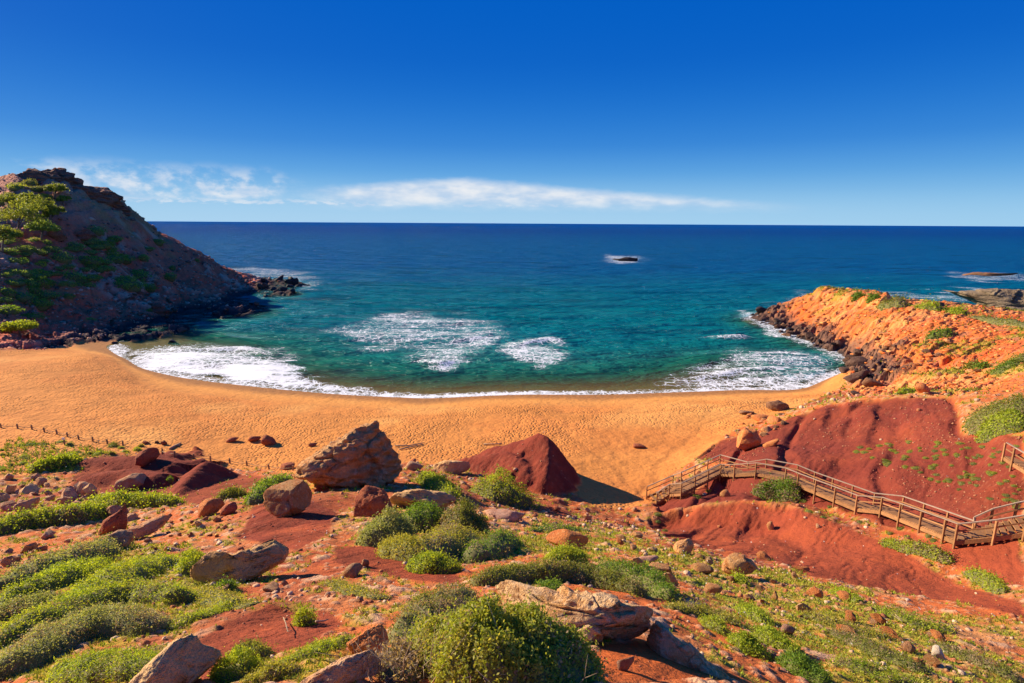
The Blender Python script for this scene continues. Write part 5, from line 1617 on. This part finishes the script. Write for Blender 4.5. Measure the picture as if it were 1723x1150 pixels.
hill_named = [
    (215, 482, 60, 24, 'hill', 'widest green thicket in the middle of the dark hill'), (235, 468, 56, 16, 'hill', 'thicket just above the widest one on the dark hill'),
    (150, 445, 50, 16, 'green', 'thicket below the cliff of the dark hill'), (120, 470, 46, 20, 'hill', 'dark shrub in the centre of the hillside'),
    (105, 440, 36, 16, 'hill', 'dark thicket below the rock tooth'), (190, 440, 50, 14, 'hill', 'long shrub belt beneath the broad cliff'),
    (160, 392, 36, 12, 'hill', 'shrub growing at the foot of the broad cliff'), (205, 440, 44, 14, 'hill', 'shrub belt nearing the bare red flank'),
    (67, 462, 22, 10, 'lime', 'small sunlit shrub on the shaded hill'), (68, 448, 20, 10, 'lime', 'upper one of two sunlit shrubs on the shaded hill'),
    (40, 440, 16, 9, 'lime', 'sunlit shrub nearest the frame edge of the hill'), (250, 490, 30, 12, 'green', 'green shrub close to the scree'),
    (285, 472, 26, 12, 'green', 'green shrub on the bare red flank'), (117, 503, 18, 8, 'green', 'lone green shrub on bare red soil of the hill'),
    (150, 538, 22, 8, 'hill', 'dark shrub low on the hill near the scree'), (290, 455, 12, 8, 'green', 'small bush on the ridge line above the bare flank'),
    (265, 412, 24, 10, 'green', 'dark bush on the skyline below the cliff'), (330, 440, 14, 6, 'green', 'last small bush on the skyline of the ridge'),
    (255, 524, 16, 7, 'green', 'small bush beside the leaning slab of the scree'),
]
for q in hill_named:
    put_shrub(*q[:5], q[5])
for _ in range(60):
    put_shrub(random.uniform(5, 250), random.uniform(405, 485), random.uniform(14, 40), random.uniform(6, 13), random.choice(('hill', 'hill', 'green')),
              'shrub among the thickets of the shaded hill', 'low shrubs of the hill')
for _ in range(16):
    put_shrub(random.uniform(0, 85), random.uniform(475, 535), random.uniform(24, 48), random.uniform(10, 18), random.choice(('hill', 'hill', 'green')),
              'shrub of the thicket above the beach at the hill foot', 'thicket at the hill foot')
for _ in range(24):
    put_shrub(random.uniform(0, 125), random.uniform(745, 795), random.uniform(9, 24), random.uniform(4, 8), random.choice(('olive', 'lime', 'green')),
              'dune plant on the sand behind the rope fence', 'dune plants', 'dune_plant', 'plant')
for _ in range(12):
    put_shrub(random.uniform(120, 240), random.uniform(748, 768), random.uniform(10, 24), random.uniform(5, 9), random.choice(('olive', 'lime')),
              'plant between the fence and the folded red clay', 'plants by the red clay', 'dune_plant', 'plant')
put_shrub(166, 766, 24, 9, 'lime', 'bright green tuft at the edge of the folded red clay', None, 'dune_plant', 'plant')
put_shrub(285, 812, 14, 12, 'green', 'green tuft between the folded clay and the dark red mound', None, 'dune_plant', 'plant')
for q in [(1170, 838), (1190, 828), (1360, 862), (1400, 855), (1385, 872), (1430, 850), (1450, 880), (1500, 900), (1525, 905), (1520, 892), (1350, 845), (1335, 838), (1560, 905), (1575, 912), (1110, 880), (1105, 868), (1120, 895)]:
    put_shrub(q[0] + random.uniform(-4, 4), q[1], random.uniform(9, 17), random.uniform(4, 7), random.choice(('olive', 'lime', 'green')),
              'plant near the foot of the staircase', 'plants near the staircase', 'plant', 'plant')
for _ in range(190):
    x, y = random.uniform(1440, 1720), random.uniform(745, 860)
    if y > 770 + (x - 1440) * .32:
        continue
    put_shrub(x, y, random.uniform(7, 18), random.uniform(3, 6), random.choice(('olive', 'lime', 'lime')), 'plant dotted over the red clay hill', 'plants on the clay hill', 'plant', 'plant')


# ------------------------------------------------------------------ pines
def pine(px, py, w, h, label, seed, pal='pine', lean=.35, group=None):
    p = hit(px, py)
    s = mpp(p)
    r = np.random.default_rng(seed)
    Ht, Wd = h * s, w * s
    root = empty('pine_tree', p, label=label, category='tree')
    if group:
        root['group'] = group
    top = np.array([lean * Ht * .6, 0, Ht * .72])
    trunk = [np.array([0, 0, -.4]), top * np.array([.2, 0, .3]), top * np.array([.5, 0, .62]), top]
    parts = [tube(trunk, [.32, .26, .2, .1])]
    cl = []
    nl = 7
    for k in range(nl):
        a = 2 * PI * k / nl + r.uniform(-.4, .4)
        st = top * r.uniform(.45, .95)
        en = np.array([math.cos(a) * Wd * .36 + top[0], math.sin(a) * Wd * .36, Ht * r.uniform(.42, .9)])
        parts.append(tube([st, (st + en) / 2 + np.array([0, 0, .3]), en], [.13, .09, .04], 5))
        cl.append((en, Wd * r.uniform(.20, .28)))
    cl.append((top + np.array([0, 0, Ht * .12]), Wd * .30))
    cl.append((top * .9, Wd * .26))
    obj('trunk', tube_mesh('trunk', parts, MAT_BARK), root)
    Ps, Ns = [], []
    for c, rd in cl:
        n = 330
        D = r.normal(size=(n, 3)); D /= np.linalg.norm(D, axis=1, keepdims=True)
        D[:, 2] = np.where(D[:, 2] < -.3, -D[:, 2] * .4, D[:, 2])
        u = r.random(n) ** .4
        Ps.append(c + D * (rd * u * (1 + .4 * noise3(D, 2, seed % 30, 2)))[:, None] * np.array([1.0, 1.0, .8]))
        Ns.append(D)
    P = np.vstack(Ps); N = np.vstack(Ns)
    cols = np.array(PAL[pal])[r.integers(0, 3, len(P))] * r.uniform(.7, 1.25, (len(P), 1))
    obj('crown', leaves(P, N, .55, cols, r, narrow=.55, name='crown'), root)


pine(30, 400, 64, 58, 'largest pine with a spreading crown at the frame edge of the hill', 1)
pine(62, 372, 52, 36, 'broad yellow-green pine left of the cliff', 2)
pine(92, 335, 30, 24, 'small pine leaning just below the summit crag', 3)
pine(86, 380, 32, 30, 'pine touching the left edge of the broad cliff', 4)
pine(4, 425, 42, 44, 'pine half cut off by the frame edge on the hill', 5)
pine(50, 348, 30, 20, 'small pine on the upper slope between crag and spreading pine', 6)
pine(15, 350, 34, 18, 'pine high on the frame side of the summit slope', 7)
pine(70, 405, 44, 32, 'dark pine behind the upright rock tooth', 8, 'hill')
pine(34, 566, 42, 20, 'lone sunlit pine at the foot of the hill above the beach', 9, 'lime', .1)
pine(106, 345, 18, 14, 'tiny pine between the summit crag and the broad cliff', 10)
for q in [(30, 318), (50, 312), (62, 322), (15, 335), (35, 335), (5, 345), (75, 335)]:
    put_shrub(q[0], q[1], random.uniform(20, 32), random.uniform(8, 13), random.choice(('hill', 'olive', 'lime')), 'shrub on the slope under the summit crag', 'summit shrubs of the hill')

# ------------------------------------------------------------------ timber stairs
def unit_box(mat, bev=.06):
    bm = bmesh.new()
    bmesh.ops.create_cube(bm, size=1.0)
    me = bpy.data.meshes.new('beam')
    bm.to_mesh(me); bm.free()
    me.materials.append(mat)
    return me


BOX = {'wood': unit_box(MAT_WOOD), 'rail': unit_box(MAT_RAIL), 'post': unit_box(MAT_POST), 'board': unit_box(MAT_BOARD), 'sign': unit_box(MAT_SIGN), 'drift': unit_box(MAT_DRIFT)}


def beam(name, p, q, w, h, parent, mat='wood', up=(0, 0, 1)):
    p, q = np.array(p, float), np.array(q, float)
    d = q - p; L = np.linalg.norm(d); d = d / L
    side = np.cross(np.array(up, float), d)
    if np.linalg.norm(side) < 1e-3:
        side = np.array([1.0, 0, 0])
    side /= np.linalg.norm(side)
    u = np.cross(d, side)
    c = (p + q) / 2 - np.array(parent.location)
    o = obj(name, BOX[mat], parent)
    o.matrix_local = Matrix(((d[0] * L, side[0] * w, u[0] * h, c[0]), (d[1] * L, side[1] * w, u[1] * h, c[1]), (d[2] * L, side[2] * w, u[2] * h, c[2]), (0, 0, 0, 1)))
    return o


def walkway(label, near, kinds, width=1.5, rail=1.0, post_every=2.6, name='wooden_staircase'):
    """near: deck edge on the viewer's side (3-D points); kinds per span: 'steps' or 'deck'"""
    near = [np.array(p, float) for p in near]
    n = len(near)
    dirs = []
    for i in range(n - 1):
        d = near[i + 1] - near[i]; d[2] = 0
        dirs.append(d / np.linalg.norm(d))
    far = []
    for i in range(n):
        a = dirs[max(i - 1, 0)]; b = dirs[min(i, n - 2)]
        t = a + b; t /= np.linalg.norm(t)
        nn = np.array([-t[1], t[0], 0])
        if nn @ np.array([near[i][0], near[i][1], 0]) < 0:
            nn = -nn
        k = 1 / max(.6, abs(t @ b))
        far.append(near[i] + nn * width * k)
    root = empty(name, near[0], label=label, category='staircase')
    Z1 = np.array([0, 0, 1.0])
    for i in range(n - 1):
        a, b, c, d = near[i], near[i + 1], far[i], far[i + 1]
        L = np.linalg.norm(b - a)
        step = .36 if kinds[i] == 'steps' else .25
        m = max(2, int(round(L / step)))
        for k in range(m):
            t = (k + .5) / m
            p, q = a + (b - a) * t, c + (d - c) * t
            pw = L / m * (.78 if kinds[i] == 'steps' else .9)
            beam('tread' if kinds[i] == 'steps' else 'plank', p, q, pw, .05, root, 'wood')
        for e0, e1 in ((a, b), (c, d)):
            beam('stringer', e0 - Z1 * .17, e1 - Z1 * .17, .09, .24, root, 'wood')
            beam('handrail', e0 + Z1 * rail, e1 + Z1 * rail, .10, .06, root, 'rail')
            beam('middle_rail', e0 + Z1 * rail * .55, e1 + Z1 * rail * .55, .04, .08, root, 'wood')
            mm = max(1, int(round(L / post_every)))
            for k in range(mm + (1 if i == n - 2 else 0)):
                p = e0 + (e1 - e0) * (k / mm)
                g_ = min(float(ground(p[0], p[1])), p[2] - .25)
                off = (e0 - (c if e0 is a else a)); off[2] = 0; off = off / np.linalg.norm(off) * .075
                beam('post', np.array([p[0], p[1], g_ - .25]) + off, p + off + Z1 * (rail - .04), .10, .10, root, 'wood', up=(0, 1, 0))
    return root


def deck_pts(rows):
    """rows: px, py of the deck edge and its height over the ground it is seen against"""
    out = []
    for px, py, clear in rows:
        d = ray(px, py)
        P = d[None] * (_TT / np.linalg.norm(d))[:, None] + np.array([0, 0, CAM_Z])
        h_ = np.maximum(ground(P[:, 0], P[:, 1], DECKG), 0) + clear
        k = int(np.argmax(P[:, 2] < h_))
        f0, f1_ = P[k - 1, 2] - h_[k - 1], P[k, 2] - h_[k]
        out.append(P[k - 1] + (P[k] - P[k - 1]) * f0 / (f0 - f1_))
    return out


DECKG = blur(GZ, 10)
NEAR = deck_pts([(1104, 846, .15), (1126, 831, .7), (1146, 830, .7), (1212, 797, .8), (1236, 798, .7), (1272, 796, .6), (1322, 806, .6), (1343, 815, .55),
                 (1441, 855, .5), (1483, 859, .6), (1589, 901, .5), (1608, 909, .5), (1672, 903, .5), (1723, 895, .5), (1800, 884, .5)])
walkway('long zigzag timber staircase and walkway with handrails from the sand up the red clay', NEAR,
        ['steps', 'deck', 'steps', 'deck', 'deck', 'deck', 'deck', 'deck', 'steps', 'deck', 'deck', 'steps', 'steps', 'steps'])
NEAR2 = deck_pts([(1690, 768, .5), (1705, 778, .6), (1760, 812, .6)])
walkway('upper corner of a second timber flight at the frame edge above the clay hill', NEAR2, ['deck', 'deck'])

# ------------------------------------------------------------------ rope fences, signs, driftwood
def fence(label, posts, hpx):
    pp = [hit(*q) for q in posts]
    root = empty('rope_fence', pp[0], label=label, category='fence')
    tops = []
    for k, p in enumerate(pp):
        h = hpx * mpp(p)
        lean = np.array([random.uniform(-.05, .05), random.uniform(-.05, .05), 0])
        beam('post', p - np.array([0, 0, .3]), p + np.array([0, 0, h]) + lean, .13, .13, root, 'post', up=(0, 1, 0))
        tops.append(p + np.array([0, 0, h * .55]))
    for a, b in zip(tops[:-1], tops[1:]):
        mid = (a + b) / 2 - np.array([0, 0, .25])
        V = [a + (mid - a) * t * 2 if False else (1 - t) ** 2 * a + 2 * t * (1 - t) * mid + t * t * b for t in np.linspace(0, 1, 7)]
        obj('rope', tube_mesh('rope', [tube(np.array(V) - np.array(root.location), [.03] * 7, 5)], MAT_ROPE), root)


fence('post and rope fence along the dune plants at the back of the beach', [(2, 720), (30, 721), (54, 723), (75, 727), (96, 731), (114, 735), (133, 740), (156, 743), (181, 747), (207, 750)], 8)
fence('post and rope fence passing behind the dark red mounds towards the huge boulder', [(273, 764), (294, 768), (327, 772), (354, 776), (387, 780), (416, 784), (453, 790), (493, 792)], 9)


def sign_post():
    p = hit(109, 749)
    s = mpp(p)
    root = empty('sign_post', p, label='short post with a small white plate behind the rope fence', category='sign')
    beam('post', p - np.array([0, 0, .2]), p + np.array([0, 0, 12 * s]), .11, .11, root, 'post', up=(0, 1, 0))
    c = p + np.array([0, -.08, 11.5 * s])
    beam('plate', c - np.array([.17, 0, 0]), c + np.array([.17, 0, 0]), .04, .26, root, 'sign')


sign_post()


def notice_board():
    p = hit(1583, 522)
    s = mpp(p)
    root = empty('notice_board', p, label='dark notice board on two legs on the headland crest', category='notice board')
    for k in (-1, 1):
        b = p + np.array([k * 2.4 * s, 0, 0]); b[2] = float(ground(b[0], b[1])) - .2
        beam('leg', b, np.array([b[0], b[1], p[2] + 12 * s]), .14, .14, root, 'post', up=(0, 1, 0))
    c = p + np.array([0, -.12, 9.5 * s])
    beam('panel', c - np.array([3.6 * s, 0, 0]), c + np.array([3.6 * s, 0, 0]), .07, 6.5 * s, root, 'board')


notice_board()


def driftwood(label, segs, rad_px):
    pp = [[hit(*q) for q in sg] for sg in segs]
    base = pp[0][0]
    parts = []
    for sg in pp:
        V = []
        for i, p in enumerate(sg):
            V.append(p - base + np.array([0, 0, .08 + .06 * random.random()]))
        if len(V) == 2:
            V.insert(1, (V[0] + V[1]) / 2 + np.array([random.uniform(-.1, .1), random.uniform(-.1, .1), .06]))
        r0 = rad_px * mpp(base)
        parts.append(tube(V, list(np.linspace(r0, r0 * .55, len(V))), 6))
    obj('driftwood', tube_mesh('driftwood', parts, MAT_DRIFT), loc=base, label=label, category='driftwood')


driftwood('forked grey driftwood pole on the sand right of the huge boulder', [[(664, 752), (690, 751), (713, 747)], [(672, 758), (690, 754), (712, 749)]], 1.2)
driftwood('short straight driftwood pole on the sand left of the pointed red mound', [[(814, 749), (830, 749), (845, 748)]], 1.2)
driftwood('pale driftwood stump leaning on the sand by the round red boulder', [[(286, 757), (297, 751), (304, 747)], [(296, 752), (302, 752)]], 2.2)
driftwood('bare twig lying on the near red hump', [[(478, 1050), (482, 1062), (485, 1074), (492, 1074)], [(484, 1066), (488, 1068)]], 1.0)
driftwood('short dry stick beside the lime tuft on red earth', [[(532, 1056), (545, 1053), (553, 1051)]], 2.0)
driftwood('thin bent stick lying across the rubble slope', [[(1503, 1040), (1510, 1046), (1518, 1050)], [(1508, 1040), (1514, 1046)]], 1.0)

# ------------------------------------------------------------------ grass and flowers: nobody could count them
def grass(name, label, mask, n, hpx, pals, seed, blades=4, wide=.16):
    r = np.random.default_rng(seed)
    w = (mask * (GY > 2.5)).ravel(); w = w / w.sum()
    idx = r.choice(w.size, n, p=w)
    rr, cc = np.divmod(idx, NU)
    x = GX[rr, cc] + r.uniform(-.5, .5, n) * (GY[rr, cc] + UOFF) * (2 * UMAX / NU)
    y = GY[rr, cc] + r.uniform(-.5, .5, n) * (GY[rr, cc] + 3) * (VL[1] - VL[0])
    s = (y * 1.03 + 4) / FPX
    H_ = s * r.uniform(*hpx, n)
    z = ground(x, y)
    base = np.stack([x, y, z], 1)
    V = np.zeros((n, blades, 3, 3)); cols = np.zeros((n, blades, 3, 3))
    pal = np.array(sum([PAL[p] for p in pals], []))
    tc = pal[r.integers(0, len(pal), n)]
    for b in range(blades):
        a = r.uniform(0, 2 * PI, n); lean = r.uniform(.2, .9, n)
        d = np.stack([np.cos(a), np.sin(a), np.zeros(n)], 1)
        sd = np.stack([-np.sin(a), np.cos(a), np.zeros(n)], 1) * (H_ * wide * r.uniform(.8, 1.6, n))[:, None]
        b0 = base + d * (H_ * .25 * r.random(n))[:, None]
        V[:, b, 0] = b0 - sd; V[:, b, 1] = b0 + sd
        V[:, b, 2] = b0 + d * (H_ * lean)[:, None] + np.array([0, 0, 1]) * (H_ * r.uniform(.6, 1.1, n))[:, None]
        cols[:, b] = (tc * r.uniform(.75, 1.25, (n, 1)))[:, None]
    me = mesh_np(name, V.reshape(-1, 3), np.arange(n * blades * 3).reshape(-1, 3), MAT_GRASS, cols.reshape(-1, 3))
    o = obj(name, me, kind='stuff')
    o['label'] = label; o['category'] = 'grass'
    return o


grass('grass', 'short yellow-green grass and herbs in patches over the near slope', GREEN * SLOPE * sstep(GY, 2, 4), 34000, (2, 5.5), ['lime', 'lime', 'gold', 'gold', 'olive'], 11, 4)
grass('grass', 'thin green herbs between the rocks of the headland', (HGREEN + .04 * HEAD * sstep(GZ, 3, 6)) * HEAD, 3500, (2, 5), ['lime', 'olive'], 12, 3)
grass('grass', 'sparse dune grass on the sand behind the fence', SAND * C((0, 742), (120, 748), (210, 765), (150, 795), (0, 800), warp=.5, freq=.5, seed=46), 600, (3, 6), ['lime', 'olive', 'grey'], 13, 4)


def flowers():
    r = np.random.default_rng(31)
    n = 1500
    w = (SLOPE * (.15 + GREEN) * sstep(fbm(GX * .6, GY * .6, 3, 33), .1, .5) * (GY > 3)).ravel(); w = w / w.sum()
    idx = r.choice(w.size, n, p=w)
    rr, cc = np.divmod(idx, NU)
    x = GX[rr, cc] + r.uniform(-.03, .03, n) * GY[rr, cc] * .3; y = GY[rr, cc] + r.uniform(-.5, .5, n) * (GY[rr, cc] + 3) * (VL[1] - VL[0])
    s = (y * 1.03 + 4) / FPX
    z = ground(x, y) + s * r.uniform(3, 7, n)
    P = np.stack([x, y, z], 1)
    cols = np.where(r.random((n, 1)) < .7, np.array([[.80, .78, .68]]), np.array([[.62, .55, .10]]))
    me = leaves(P, np.tile([0, -.5, .8], (n, 1)), np.array(s * r.uniform(1.6, 2.8, n)), cols, r, narrow=.9, spread=.4, name='flowers', mat=MAT_GRASS)
    o = obj('flowers', me, kind='stuff')
    o['label'] = 'tiny white and yellow wildflowers scattered among the grass'; o['category'] = 'flowers'


flowers()
